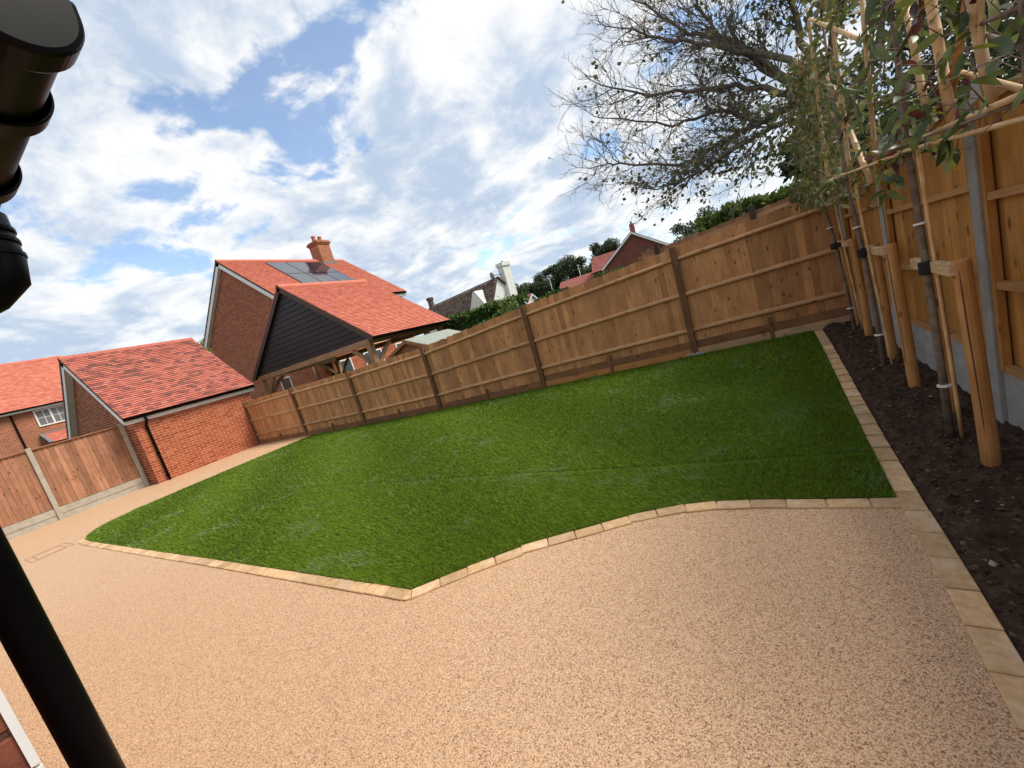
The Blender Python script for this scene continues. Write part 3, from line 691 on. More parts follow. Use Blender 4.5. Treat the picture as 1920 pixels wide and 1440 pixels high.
# ------------------------------------------------------------------ shed
sh = thing('garden_shed', 'low brown timber shed with grey green felt roof just behind the fence', 'shed', (-8.0, 9.1, 0))
SX, SY0, SY1, SR = -8.0, 8.25, 10.15, 1.92
m_ = MB(); m_.prism([(SX-.75, SY0+.05, 0), (SX+.75, SY0+.05, 0), (SX+.75, SY0+.05, SR-.33), (SX, SY0+.05, SR-.04), (SX-.75, SY0+.05, SR-.33)], (0, SY1-SY0-.1, 0)); m_.build('wall', M['shed_wood'], sh)
for sg in (1, -1):
    e = Vector((SX+sg*.92, SY0-.06, SR-.37)); v = Vector((-sg*.92, 0, .37))
    m_ = MB(); m_.obox(e, (0, SY1-SY0+.12, 0), v, (0, 0, .03)); m_.build('felt_roof', M['green_felt'], sh)
    m_ = MB(); m_.obox(e+Vector((0, -.02, -.07)), (0, .02, 0), v, (0, 0, .085)); m_.build('bargeboard', M['shed_wood'], sh)
m_ = MB(); m_.box((SX, SY0-.085, SR-.04), (.09, .012, .13)); m_.build('finial', M['shed_wood'], sh)
# ------------------------------------------------------------------ house beyond the left fence
lh = thing('brick_house', 'red roofed brick house with white casement window beyond the tan fence', 'house', (-38, 5, 0))
LE, LR = 4.55, 7.75
m_ = MB(); m_.prism([(-34, -2, 0), (-34, -2, LE), (-38, -2, LR-.1), (-42, -2, LE), (-42, -2, 0)], (0, 10.4, 0)); m_.build('wall', M['brick_x_wall'], lh)
for sg in (1, -1):
    e = Vector((-38+sg*4.3, -2.2, LE+.02)); v = Vector((-sg*4.3, 0, LR-LE-.02)); nrm = Vector((sg*(LR-LE), 0, 4.3)).normalized()
    m_ = MB(); m_.obox(e-nrm*.05, (0, 10.8, 0), v, nrm*.05); m_.build('roof_slope', M['dark_trim'], lh)
    if sg > 0: roof_tiles(e-v.normalized()*.03, (0, 1, 0), v, 10.8, v.length, .2, .13, .016, .004).build('roof_tiles', M['red_tile'], lh, kind='stuff')
ridge_tiles(lh, (-38, -2.2, LR+.04), (-38, 8.6, LR+.04), M['red_tile'], .45, .13)
m_ = MB(); m_.lo((-33.78, -2.1, LE-.16), (-33.75, 8.5, LE+.0)); m_.build('fascia', M['white_upvc'], lh)
m_ = MB(); m_.lo((-33.99, -2.1, LE-.16), (-33.781, 8.5, LE-.14)); m_.build('soffit', M['white_upvc'], lh)
gutter_run(lh, (-33.68, -2.1, LE), (-33.68, 8.5, LE), .06)
window(lh, (-33.985, 5.72, 3.42), (0, 1, 0), (1, 0, 0), 1.25, .95, 2, 2, 'curtain_glass')
m_ = MB(); m_.tube([(-33.93, 4.92, 0), (-33.93, 4.92, LE-.1)], .04, 8); m_.build('downpipe', M['black_plastic'], lh)
m_ = MB(); m_.prism([(-33.9, 5.7, 2.9), (-32.6, 5.7, 2.35), (-32.6, 5.7, 2.25), (-33.9, 5.7, 2.25)], (0, 4, 0)); m_.build('porch', M['brick_y_wall'], lh)
roof_tiles((-32.5, 5.6, 2.38), (0, 1, 0), (-1.4, 0, .59), 4.2, 1.5, .2, .13, .016).build('porch_tiles', M['red_tile'], lh, kind='stuff')
m_ = MB(); m_.lo((-33.99, 5.6, 2.92), (-33.87, 9.8, 3.05)); m_.build('flashing', M['lead'], lh)
m_ = MB(); m_.beam((-32.45, 5.62, 2.42), (-33.9, 5.62, 3.03), .14, .05); m_.build('verge_flashing', M['lead'], lh)
# ------------------------------------------------------------------ white cottage
wc = thing('white_cottage', 'white rendered cottage with steep brown tiled roof and tall white chimney', 'house', (-19, 29.5, 0))
A = Vector((-15.71, 27.9, 0)); e1 = Vector((-.95, .313, 0)).normalized(); e2 = Vector((-.313, -.95, 0)).normalized()
Rz, Ez, hw1, hw2, Lc = 5.25, 3.55, 1.0, 2.05, 10.6
Zv = Vector((0, 0, 1))
m_ = MB(); m_.prism([A+e2*hw1, A+e2*hw1+Zv*Ez, A+Zv*(Rz-.08), A-e2*hw2+Zv*3.1, A-e2*hw2], e1*Lc); m_.build('wall', M['white_render'], wc)
roof_tiles(A+e2*(hw1+.12)+Zv*(Ez-.20), e1, -e2*(hw1+.12)+Zv*(Rz-Ez+.20), Lc+.1, math.hypot(hw1+.12, Rz-Ez+.2), .28, .22, .06, .008).build('roof_tiles', M['brown_tile'], wc, kind='stuff')
m_ = MB(); m_.obox(A+e2*(hw1+.12)+Zv*(Ez-.26), e1*Lc, -e2*(hw1+.12)+Zv*(Rz-Ez+.2), Zv*.05); m_.build('roof_slope', M['dark_trim'], wc)
m_ = MB(); m_.obox(A-e2*(hw2+.15)+Zv*2.98-e1*.12, e1*Lc, e2*(hw2+.15)+Zv*(Rz-2.98), Zv*.09); m_.build('roof_slope', M['brown_tile'], wc)
m_ = MB(); m_.obox(A-e2*(hw2+.17)+Zv*2.85-e1*.16, e1*.035, e2*(hw2+.17)+Zv*(Rz-2.85-.05), Zv*.16); m_.build('bargeboard', M['brown_trim'], wc)
cq = A-e2*.98-e1*.02
m_ = MB(); m_.box((cq.x, cq.y, 3.1), (.62, .78, 6.2), math.atan2(e1.y, e1.x)); chm = m_.build('chimney', M['white_render'], wc)
m_ = MB(); m_.box((cq.x, cq.y, 6.18), (.78, .92, .28), math.atan2(e1.y, e1.x)); m_.build('chimney_cap', M['white_render'], chm)
m_ = MB(); m_.tube([(cq.x, cq.y, 6.3), (cq.x, cq.y, 6.46)], [.12, .10], 10); m_.build('chimney_pot', M['lead'], chm)
dp = A+e1*1.75+e2*1.3
m_ = MB(); m_.prism([dp-e1*.95+Zv*2.0, dp+e1*.95+Zv*2.0, dp+e1*.95+Zv*3.65, dp+e1*.12+Zv*4.80, dp-e1*.12+Zv*4.80, dp-e1*.95+Zv*3.65], -e2*1.3); m_.build('dormer_gable', M['white_render'], wc)
b0 = A+e1*(Lc-.4)
m_ = MB(); m_.tube([b0+Zv*5.0, b0+Zv*5.85, b0+Zv*5.9, b0+Zv*6.15], [.30, .27, .36, .36], 8); m_.build('chimney_stack', M['brown_tile'], wc)
sd_ = A+e1*.45+e2*.02+Zv*5.55
m_ = MB(); m_.tube([sd_+Vector((.10, .16, 0)), sd_, sd_+Vector((-.04, -.06, 0))], [.06, .26, .28], 14); m_.build('satellite_dish', M['lead'], wc)
m_ = MB(); m_.tube([sd_+Vector((.1, .1, 0)), A-e2*.6+Zv*5.5], .02, 5); m_.build('dish_arm', M['lead'], wc)
# ------------------------------------------------------------------ distant houses
def far_house(label, loc, w, l, eave, ridge, rot, gable_mat, tile, chim=None, wing=None):
    h = thing('distant_house', label, 'house', loc); c, s = math.cos(rot), math.sin(rot)
    T = lambda x, y, z: Vector((loc[0]+x*c-y*s, loc[1]+x*s+y*c, z))
    m_ = MB(); m_.prism([T(-w/2, 0, 0), T(w/2, 0, 0), T(w/2, 0, eave), T(0, 0, ridge-.08), T(-w/2, 0, eave)], T(0, l, 0)-T(0, 0, 0)); m_.build('wall', M[gable_mat], h)
    for sg in (1, -1):
        o_ = T(sg*(w/2+.25), -.25, eave-.15); v = T(0, -.25, ridge)-o_
        m_ = MB(); m_.obox(o_, T(0, l+.5, 0)-T(0, 0, 0), v, (0, 0, .12)); m_.build('roof', M[tile], h)
        m_ = MB(); m_.obox(o_+T(0, -.06, 0)-T(0, 0, 0)+Vector((0, 0, -.2)), T(0, .05, 0)-T(0, 0, 0), v, (0, 0, .24)); m_.build('bargeboard', M['white_upvc'], h)
    if chim:
        q = T(*chim, 0); m_ = MB(); m_.box((q.x, q.y, ridge+.25), (.5, .7, 1.3), rot); m_.build('chimney', M['far_tile'], h)
        m_ = MB(); m_.tube([(q.x, q.y, ridge+.9), (q.x, q.y, ridge+1.2)], .12, 8); m_.build('chimney_pot', M['far_tile'], h)
    return h, T
h, T = far_house('dark red brick gabled house with white bargeboards above the hedge and fence', (-9.2, 49.1, 0), 7.6, 9, 4.75, 7.6, R(8), 'far_brick', 'far_tile', (.2, .5))
m_ = MB(); m_.prism([T(-1.0, 4.5, 6.6), T(-1.0, 2.0, 4.55), T(-1.0, 7.0, 4.55)], T(-4.6, 0, 0)-T(0, 0, 0)); m_.build('wing_roof', M['far_tile'], h)
m_ = MB(); m_.prism([T(-1.5, 2.2, 0), T(-1.5, 6.8, 0), T(-1.5, 6.8, 4.54), T(-1.5, 2.2, 4.54)], T(-4.0, 0, 0)-T(0, 0, 0)); m_.build('wing_wall', M['far_brick'], h)
roof_tiles(T(-5.6, 1.95, 4.62), T(1, 0, 0)-T(0, 0, 0), T(0, 2.55, 0)-T(0, 0, 0)+Vector((0, 0, 2.05)), 4.7, 3.27, .4, .32, .05).build('wing_tiles', M['far_tile'], h, kind='stuff')
far_house('small red roofed house with white gable beside the tall white chimney', (-27.2, 52.6, 0), 3.6, 7, 3.0, 5.0, R(70), 'white_render', 'far_tile')
far_house('low red roofed house with white edged gable below the dark wood', (-26.3, 55.2, 0), 3.4, 6, 3.2, 4.9, R(72), 'white_render', 'far_tile')
far_house('red roofed house half hidden below the gabled brick house', (-15.0, 53.5, 0), 4.5, 5.5, 3.2, 4.95, R(86), 'far_brick', 'far_tile')
for i, (px, z_) in enumerate((((-23.3, 56.5), 6.2), ((-19.0, 57.8), 6.8))):
    a_ = thing('street_pole', ['short white pole standing above the hedge line', 'taller white pole beside the half hidden red roof'][i], 'pole', (*px, 0))
    m_ = MB(); m_.tube([(*px, 0), (*px, z_)], [.08, .05], 6); m_.build('shaft', M['white_upvc'], a_); m_ = MB(); m_.box((px[0], px[1], z_+.05), (.3, .12, .10)); m_.build('head', M['white_upvc'], a_)
# ------------------------------------------------------------------ foliage
def leaf_cloud(P, size, elong=1.7, var=.35, droop=0.0):
    """one folded diamond leaf per point"""
    n = len(P); a = rng.normal(size=(n, 3)); a[:, 2] -= droop; a /= np.linalg.norm(a, axis=1, keepdims=True)
    b = rng.normal(size=(n, 3)); b -= a*(a*b).sum(1, keepdims=True); b /= np.linalg.norm(b, axis=1, keepdims=True)
    c = np.cross(a, b); s = (size*rng.uniform(1-var, 1+var, n))[:, None]
    V = np.stack([P, P+a*s*.5*elong*.9+b*s*.5+c*s*.12, P+a*s*elong, P+a*s*.5*elong*.9-b*s*.5+c*s*.12], 1)
    return V.reshape(-1, 3), np.arange(4*n).reshape(-1, 4)
def ball_points(n, c, r, shell=.5):
    d = rng.normal(size=(n, 3)); d /= np.linalg.norm(d, axis=1, keepdims=True)
    return np.array(c)+d*(rng.random(n)**shell)[:, None]*np.array(r)
def clump_tree(name, label, x, y, h, r, mat, nl, size, group=None, base=.3, z0=0, clumps=16, trunk=True):
    tr = thing(name, label, 'tree', (x, y, z0), group)
    P = []
    for k in range(clumps):
        a = rnd.uniform(0, 6.28); q = rnd.random()**.6; zz = rnd.uniform(base, .93)
        ww = r*math.sin(math.pi*min(1, max(.15, (zz-base*.6)/(1.05-base*.6))))**.6
        cpt = (x+math.cos(a)*q*ww*.8, y+math.sin(a)*q*ww*.8, z0+h*zz); rr = r*rnd.uniform(.24, .42)
        P.append(ball_points(nl//clumps, cpt, (rr, rr, rr*.75), .45))
    P = np.concatenate(P); V, F = leaf_cloud(P, size, 1.4)
    link('crown', npmesh('crown', V, F), M[mat], tr)
    m_ = MB(); m_.tube([(x, y, z0-.05), (x+.05, y, z0+h*.35), (x, y+.05, z0+h*.8)], [h*.03, h*.022, h*.008], 7)
    for k in range(6):
        a = rnd.uniform(0, 6.28); zz = z0+h*rnd.uniform(.3, .6); m_.tube([(x, y, zz), (x+math.cos(a)*r*.6, y+math.sin(a)*r*.6, zz+h*.2)], [h*.012, h*.003], 5)
    m_.build('trunk', M['dark_bark'], tr); return tr
far = [(-42.4, 81.5, 8.6, 3.8), (-38.2, 83.8, 9.2, 4.0), (-33.8, 86.2, 10.0, 4.2), (-29.6, 87.4, 10.3, 4.0), (-22.4, 88.6, 11.9, 4.0), (-44.5, 79, 8.0, 4.0), (-40.2, 80.5, 8.8, 4.2), (-36.0, 82.5, 9.3, 4.5), (-31.4, 84.5, 10.8, 4.6), (-27.6, 85.6, 10.2, 4.2), (-24.0, 86.6, 12.3, 4.4), (-20.5, 87.4, 11.6, 4.2)]
fl = ['dark tree tucked between the two lowest trees of the far wood', 'dark tree behind and between the rounded and broad trees', 'dark tree behind the gap left of the short white pole', 'dark tree in the second row left of the tallest pointed tree', 'dark tree in the second row right of the tallest pointed tree', 'dark tree at the low end of the far wood beside the white chimney', 'rounded dark tree second from the low end of the far wood', 'broad dark tree behind the small red roofs', 'dark tree behind the short white pole', 'dark tree between the two white poles on the skyline', 'tallest pointed dark tree of the far wood', 'dark tree touching the gabled brick house roof']
for (x, y, h, r), lb in zip(far, fl): clump_tree('wood_tree', lb, x, y, h+1.3, r, 'far_leaf', 7500, .24, 'trees of the far wood', .12)
clump_tree('garden_tree', 'bushy dark tree just right of the gabled brick house', -4.2, 60, 8.6, 3.4, 'far_leaf', 7000, .18, base=.12)
clump_tree('garden_tree', 'dark green tree beyond the neighbouring fence and low leaves', -.2, 46, 7.9, 3.6, 'far_leaf', 7000, .15, base=.12)
clump_tree('garden_tree', 'green tree top rising between the garage roof and brick house', -36.5, 17.2, 7.4, 3.2, 'bright_shrub_leaf', 7000, .13, base=.15)
# dark evergreen behind the big bare tree
ev_ = clump_tree('evergreen_tree', 'dark evergreen tree standing behind the fence corner', 3.3, 16.0, 5.0, 1.9, 'evergreen_leaf', 9000, .16, base=.22, clumps=26)
def hedge(label, x0, x1, y0, y1, z0, z1, mat, n, size, rough_=.08, name='hedge', slope=0):
    h = thing(name, label, 'hedge', ((x0+x1)/2, (y0+y1)/2, z0))
    m_ = MB(); m_.lo((x0+.15, y0+.15, z0), (x1-.15, y1-.15, z1-.18)); m_.build('dark_core', M['evergreen_leaf'], h)  # plain dark box added inside the hedge to back the leaves
    fr_ = rng.random(n); X = rng.uniform(x0, x1, n); Y = np.where(fr_ < .5, y0+np.abs(rng.normal(0, rough_, n)), rng.uniform(y0, y1, n)); Z = np.where(fr_ < .5, rng.uniform(z0, z1, n), z1-np.abs(rng.normal(0, rough_, n))+.06*np.sin(X*4.3)+.03*np.sin(X*11))
    Z += slope*(X-x0)*np.clip((Z-z0)/(z1-z0), 0, 1)
    V, F = leaf_cloud(np.stack([X, Y, Z], 1), size, 1.7); link('foliage', npmesh('foliage', V, F), M[mat], h); return h
hedge('tall clipped dark green hedge behind the grey roofed shed', -10.7, -7.2, 13.3, 14.8, 0, 2.42, 'hedge_leaf', 16000, .09)
hedge('long low green hedge showing just over the back fence', -6.2, -1.6, 9.3, 10.2, 0, 1.80, 'hedge_leaf', 11000, .06, .06, slope=.05)
hedge('light green leafy hedge beyond the neighbouring fence', -.6, 3.4, 11.6, 12.8, 0, 2.72, 'bright_shrub_leaf', 12000, .085, .2)
def shrub(label, x, y, z0, z1, r, mat, n, size, name='shrub'):
    s_ = thing(name, label, 'shrub', (x, y, 0)); m_ = MB(); P = []
    for k in range(9):
        a = rnd.uniform(0, 6.28); tp = Vector((x+math.cos(a)*r*rnd.random(), y+math.sin(a)*r*rnd.random(), rnd.uniform(z0+(z1-z0)*.5, z1)))
        m_.tube([(x, y, 0), (x*.6+tp.x*.4, y*.6+tp.y*.4, z0), tp], [.018, .012, .004], 4); 
        for q in range(n//9): P.append(Vector((x, y, z0)).lerp(tp, rnd.random()**.6)+Vector((rnd.gauss(0, .07), rnd.gauss(0, .07), rnd.gauss(0, .06))))
    m_.build('stem', M['bark'], s_); V, F = leaf_cloud(np.array([tuple(p) for p in P]), size, 1.8); link('foliage', npmesh('foliage', V, F), M[mat], s_)
shrub('loose yellowish shrub growing against the foot of the white chimney', -7.35, 13.1, 1.5, 2.7, .45, 'bright_shrub_leaf', 500, .07)
shrub('brownish twiggy shrub in front of the dark red brick gable', -1.9, 12.2, 1.6, 2.5, .55, 'fine_pleach_leaf', 420, .06)
clump_tree('garden_tree', 'leafy tree standing behind the orange panel fence above the pleached trees', 5.0, 10.6, 7.6, 2.9, 'maple_leaf', 15000, .085, base=.30, clumps=34)
# neighbour's fence behind the corner
nf = thing('closeboard_fence', 'taller neighbouring closeboard fence showing above the back fence corner', 'fence', (.5, 8.6, 0))
for x_ in (-1.2, .42, 1.02, 1.34, 3.0):
    m_ = MB(); m_.lo((x_-.045, 8.47, 0), (x_+.045, 8.56, 2.25+.06*(x_-.4)+.06)); m_.build('post', M['dark_post_wood'], nf)
k = 0
for j in range(44):
    X = -1.55+.105*j; zt_ = 2.18+.06*(X-.4)+rnd.uniform(-.01, .01)
    link('board', ub4, M['neighbour_fence_wood'], nf, (X, 8.61, .05), (0, 0, R(5)), (1, 1, zt_))
for z_ in (.4, 1.2, 2.06):
    m_ = MB(); m_.beam((-1.5, 8.575, z_-.05), (.38, 8.575, z_+.06), .045, .075); m_.build('rail', M['rail_wood'], nf)
    m_ = MB(); m_.beam((.46, 8.575, z_+.065), (3.0, 8.575, z_+.22), .045, .075); m_.build('rail', M['rail_wood'], nf)
# ------------------------------------------------------------------ large half bare tree behind the corner
bt = thing('maple_tree', 'large half bare tree with grey spreading branches and dark leaves behind the fence corner', 'tree', (2.6, 11.2, 0))
LIMBS = [[(2.18, 11.29, 3.75), (1.6, 11.39, 4.6), (.74, 11.48, 5.31), (-.19, 11.5, 5.64), (-1.19, 11.44, 6.02), (-2.4, 11.25, 6.96)],
 [(2.17, 11.29, 3.65), (1.72, 11.37, 4.17), (.99, 11.46, 4.39), (.25, 11.5, 5.0), (-1.03, 11.45, 5.08), (-2.65, 11.19, 5.99)],
 [(2.13, 11.3, 3.63), (1.56, 11.39, 4.31), (.76, 11.48, 4.23), (0, 11.5, 4.24), (-.88, 11.47, 4.01), (-2.41, 11.25, 4.76), (-3.08, 11.08, 4.82)],
 [(2.05, 11.32, 3.98), (1.55, 11.39, 4.89), (1.01, 11.46, 5.74), (.43, 11.49, 6.53), (.14, 11.5, 7.25), (.06, 11.5, 7.95)],
 [(2.11, 11.3, 3.84), (1.62, 11.39, 4.75), (.58, 11.49, 6.22), (-.25, 11.5, 7.04), (-1.28, 11.43, 8.31)],
 [(2.2, 11.29, 3.9), (1.91, 11.34, 5.49), (1.82, 11.35, 6.14), (1.9, 11.34, 7.23), (1.7, 11.2, 8.8)],
 [(2.19, 11.29, 3.8), (1.51, 11.4, 5.23), (.37, 11.49, 6.23), (-.52, 11.49, 6.86), (-1.66, 11.38, 7.82)],
 [(2.15, 11.3, 3.51), (1.42, 11.41, 4.0), (.72, 11.48, 4.02), (-.46, 11.49, 3.8), (-1.65, 11.37, 3.75)],
 [(2.4, 11.2, 3.6), (3.0, 11.4, 4.8), (3.6, 11.2, 6.2), (4.6, 11.0, 7.6)],
 [(2.4, 11.2, 3.4), (2.9, 10.6, 4.4), (3.6, 10.0, 5.4), (4.3, 9.4, 6.5)],
 [(2.3, 11.3, 3.9), (2.4, 11.8, 5.4), (2.9, 12.2, 7.0), (3.2, 12.4, 8.6)],
 [(2.3, 11.3, 3.8), (2.2, 10.6, 5.0), (2.6, 9.9, 6.2), (2.5, 9.3, 7.4)]]
tm = MB(); tw = MB(); LP_ = []
tm.tube([(2.62, 11.2, -.1), (2.55, 11.22, 1.2), (2.45, 11.25, 2.4), (2.3, 11.28, 3.4), (2.2, 11.29, 4.0)], [.24, .20, .18, .165, .11], 10)
def sub(p, d, length, r, lev):
    """one wandering twig with its own side twigs"""
    pts = [p]; q = Vector(p); dd = Vector(d).normalized(); n = 4 if lev < 2 else 3
    for k in range(n):
        dd = (dd+Vector((rnd.gauss(0, .20), rnd.gauss(0, .20), rnd.gauss(0, .18)+.05))).normalized(); q = q+dd*length/n; pts.append(q)
    tw.tube(pts, [r*(1-.75*k/n) for k in range(n+1)], 4 if lev < 2 else 3, cap=False)
    for k in range(1, n+1):
        lp = Vector(pts[k])
        dens = (.007+.055*sm((lp.x+.7)/2.4)+.08*sm((4.7-lp.z)/.8)*sm((lp.x+2.6)/1.2))*sm((lp.z-2.9)/.5)
        if lev >= 1 and rnd.random() < dens:
            for _ in range(3 if lp.x > .2 else 2): LP_.append(lp+Vector((rnd.gauss(0, .09), rnd.gauss(0, .09), rnd.gauss(-.05, .09))))
        if lev < 3:
            for s_ in range(1 + (rnd.random() < (.75 if lev == 1 else .5))):
                ax = Vector((rnd.gauss(0, 1), rnd.gauss(0, 1), rnd.gauss(0, 1))); nd = (dd+ax.normalized()*rnd.uniform(.6, 1.0)).normalized()
                sub(lp, nd, length*rnd.uniform(.42, .62), max(.0036, r*.55), lev+1)
for i, Lb in enumerate(LIMBS):
    off = rnd.uniform(-1.6, 1.3) if i < 8 else 0
    pts = []
    for j, p in enumerate(Lb):
        f = j/(len(Lb)-1); s_ = 1+off*f/11.5; b0_ = Vector(Lb[0]); pp = b0_.lerp(Vector(p), .90)
        pts.append(Vector((pp.x*s_, pp.y*s_, 1.55+(pp.z-1.55)*s_))+Vector((rnd.gauss(0, .05), 0, rnd.gauss(0, .05)))*(0 < j))
    fine_ = []
    for a, b in zip(pts, pts[1:]):
        for q in range(4): fine_.append(a.lerp(b, q/4)+Vector((rnd.gauss(0, .025), rnd.gauss(0, .025), rnd.gauss(0, .025))))
    fine_.append(pts[-1]); n = len(fine_); r0 = .09 if i < 8 else .095
    tm.tube(fine_, [r0*(1-.88*(k/(n-1))**.75)+.004 for k in range(n)], 7)
    for k in range(5, n):
        dd = (fine_[k]-fine_[k-1]).normalized()
        for s_ in range(2):
            ax = Vector((rnd.gauss(0, 1), rnd.gauss(0, 1), rnd.gauss(0, 1))).normalized()
            sub(fine_[k], dd+ax*.9, rnd.uniform(.7, 1.45)*(1-.2*k/n), .013+.008*(1-k/n), 1)
tk = tm.build('trunk', M['dark_bark'], bt, smooth=True); tw.build('twigs', M['dark_bark'], tk)
V, F = leaf_cloud(np.array([tuple(p) for p in LP_]), .085, 1.25, .35, .3); link('crown', npmesh('crown', V, F), M['maple_leaf'], bt)
# ------------------------------------------------------------------ pleached trees, stakes and bamboo frames
lm1 = MB()
def leaf_mesh(l, w, fold, bend):
    b = MB(); N_ = 6; row = []
    for i in range(N_+1):
        f = i/N_; ww = w/2*math.sin(math.pi*f**.85)**.8 if 0 < f < 1 else .0008
        z = -bend*f*f*l; b.v += [(-ww, f*l, z+fold*ww), (0, f*l, z), (ww, f*l, z+fold*ww)]
    for i in range(N_):
        a = i*3; b.f += [(a, a+1, a+4, a+3), (a+1, a+2, a+5, a+4)]
    return b.mesh('leaf', True)
LM = {k: [leaf_mesh(.105, .045, .35, .35), leaf_mesh(.085, .042, .2, .15), leaf_mesh(.12, .040, .5, .6)] for k in ('green_leaf', 'lime_leaf', 'red_leaf')}
for k, v in LM.items():
    for me in v: me.materials.append(M[k])
def pleached(label, x, y, z0, lean, nbig, nfine, spread, ztop, sizef=1.0, arms=(1.95, 2.3, 2.65, 3.0, 3.35)):
    tr = thing('pleached_tree', label, 'tree', (x, y, z0), 'young pleached trees along the planting bed')
    m_ = MB(); tops = []
    path = [(x, y, z0-.05), (x+lean*.2, y, z0+.6), (x+lean*.5, y+.01, z0+1.2), (x+lean*.9, y+.02, 1.85), (x+lean, y, 2.4), (x+lean, y+.02, ztop)]
    m_.tube(path, [.024, .021, .020, .018, .014, .006], 8)
    P = []
    for az in arms:
        if az > ztop: continue
        for sg in (1, -1):
            a = Vector((x+lean, y, az)); b = a+Vector((rnd.uniform(-.08, .08), sg*spread, rnd.uniform(.05, .2)))
            mid = a.lerp(b, .5)+Vector((rnd.gauss(0, .04), 0, rnd.gauss(.04, .04)))
            m_.tube([a, mid, b], [.012, .008, .003], 5)
            for q in range(9):
                c = a.lerp(b, rnd.random()); d_ = Vector((rnd.gauss(0, .12), rnd.gauss(0, .12), rnd.gauss(.05, .12))); m_.tube([c, c+d_], [.004, .0015], 3, cap=False)
                P += [c+d_*rnd.uniform(.4, 1.1) for _ in range(4)]
    tk_ = m_.build('trunk', M['bark'], tr, smooth=True)
    for q in range(nbig):
        p = rnd.choice(P); u_ = rnd.random(); k = 'green_leaf' if u_ < .72 else ('lime_leaf' if u_ < .86 else 'red_leaf')
        s_ = rnd.uniform(.7, 1.15)*sizef
        link('leaf', rnd.choice(LM[k]), None, tr, p+Vector((rnd.gauss(0, .03), rnd.gauss(0, .04), rnd.gauss(0, .04))), (rnd.uniform(-1.6, .5), rnd.uniform(-.9, .9), rnd.uniform(0, 6.28)), (s_, s_, s_))
    if nfine:
        Q = np.array([tuple(p) for p in P])[rng.integers(0, len(P), nfine)]+rng.normal(0, .075, (nfine, 3)); V, F = leaf_cloud(Q, .032, 2.6, .3, .6)
        link('crown', npmesh('crown', V, F), M['fine_pleach_leaf'], tr, kind='stuff')
    for z_ in (.35, 1.4):
        b = MB(); b.tube([(x+lean*z_/1.9, y-.012, z0+z_-.006), (x+lean*z_/1.9, y-.012, z0+z_+.006)], .036, 8); b.build('tie', M['cable_tie'], tr)
    return tr
pleached('slim pleached tree standing closest to the house end of the bed, glossy leaves overhead', 1.02, 2.34, 0, -.02, 190, 0, .62, 2.6, 1.0, (1.8, 1.95, 2.1, 2.3, 2.5))
pleached('slim pleached tree whose trunk is tied to the heavy crossbar nearest the concrete post', 1.02, 3.5, .03, -.02, 270, 0, .66, 2.9, 1.05, (1.85, 2.0, 2.2, 2.4, 2.65))
pleached('middle slim pleached tree with bamboo grid and dark red leaves', 1.08, 5.05, .1, -.07, 110, 1000, .75, 3.6, .9)
pleached('slim pleached tree nearest the back fence with dense small leaves', 1.18, 6.6, .17, -.12, 50, 3000, .72, 3.75, .8)
cl_ = [o for o in bpy.data.objects if o.name.startswith('pleached_tree')][1]
for q in range(9):
    link('leaf', LM['green_leaf'][1] if q < 7 else LM['lime_leaf'][0], None, cl_, (.97+rnd.gauss(0, .015), 2.92+rnd.gauss(0, .035), 1.80+rnd.gauss(0, .03)), (rnd.uniform(-1.9, -.7), rnd.uniform(-.5, .5), rnd.uniform(1.2, 4.2)), (1.1, 1.1, 1.1))
def stake_pair(label, pa, pb, top, tx, ty):
    s_ = thing('tree_stake', label, 'tree stake', ((pa[0]+pb[0])/2, (pa[1]+pb[1])/2, pa[2]), 'paired wooden tree stakes in the bed')
    for (x, y, z0), dx in ((pa, -.03), (pb, -.02)):
        m_ = MB(); m_.tube([(x, y, z0-.1), (x+dx*.5, y, (z0+top)/2), (x+dx, y, top-.012), (x+dx, y, top)], [.041, .040, .039, .034], 14); st_ = m_.build('stake', M['stake_wood'], s_, smooth=False)
        m_ = MB(); a_ = rnd.uniform(3.4, 4.4); zz_ = [z0+.15+(top-z0-.2)*q/9 for q in range(10)]
        L_ = [Vector((x+dx*(z-z0)/(top-z0)+math.cos(a_+.05*math.sin(z*5))*.0395, y+math.sin(a_+.05*math.sin(z*5))*.0395, z)) for z in zz_]
        m_.tube(L_, [.0005]+[.0028]*8+[.0005], 5); m_.build('split', M['dark_post_wood'], st_)
    a = Vector((pa[0]-.065, pa[1]-.02, top-.045)); b = Vector((pb[0]-.062, pb[1]+.14, top-.045))
    m_ = MB(); m_.beam(a, b, .04, .068); m_.build('crossbar', M['sawn_wood'], s_, bevel=.003)
    m_ = MB(); m_.tube([(tx, ty, top-.085), (tx, ty, top-.005)], .036, 10); m_.box((tx+.03, ty, top-.045), (.07, .085, .06)); m_.build('rubber_tie', M['rubber'], s_, bevel=.006)
stake_pair('pair of round stakes with crossbar nearest the concrete post, cracked front post', (1.06, 3.11, .02), (1.15, 3.85, .04), 1.20, 1.005, 3.5)
stake_pair('pair of round stakes and crossbar around the middle tree', (1.13, 4.48, .08), (1.20, 5.27, .11), 1.30, 1.035, 5.05)
stake_pair('pair of round stakes and crossbar standing next to the back fence', (1.24, 6.24, .16), (1.27, 6.94, .19), 1.38, 1.10, 6.6)
def cane(parent, a, b, r=.011, m='bamboo'):
    a, b = Vector(a), Vector(b); n = max(2, int((b-a).length/.22)); pts = []; rs = []
    for k in range(n+1):
        q = a.lerp(b, k/n); dq = (b-a).normalized()*.006
        if 0 < k < n: pts += [q-dq, q, q+dq]; rs += [r, r*1.13, r]
        else: pts.append(q); rs.append(r)
    mm = MB(); mm.tube(pts, rs, 9); return mm.build('cane', M[m], parent, smooth=True)
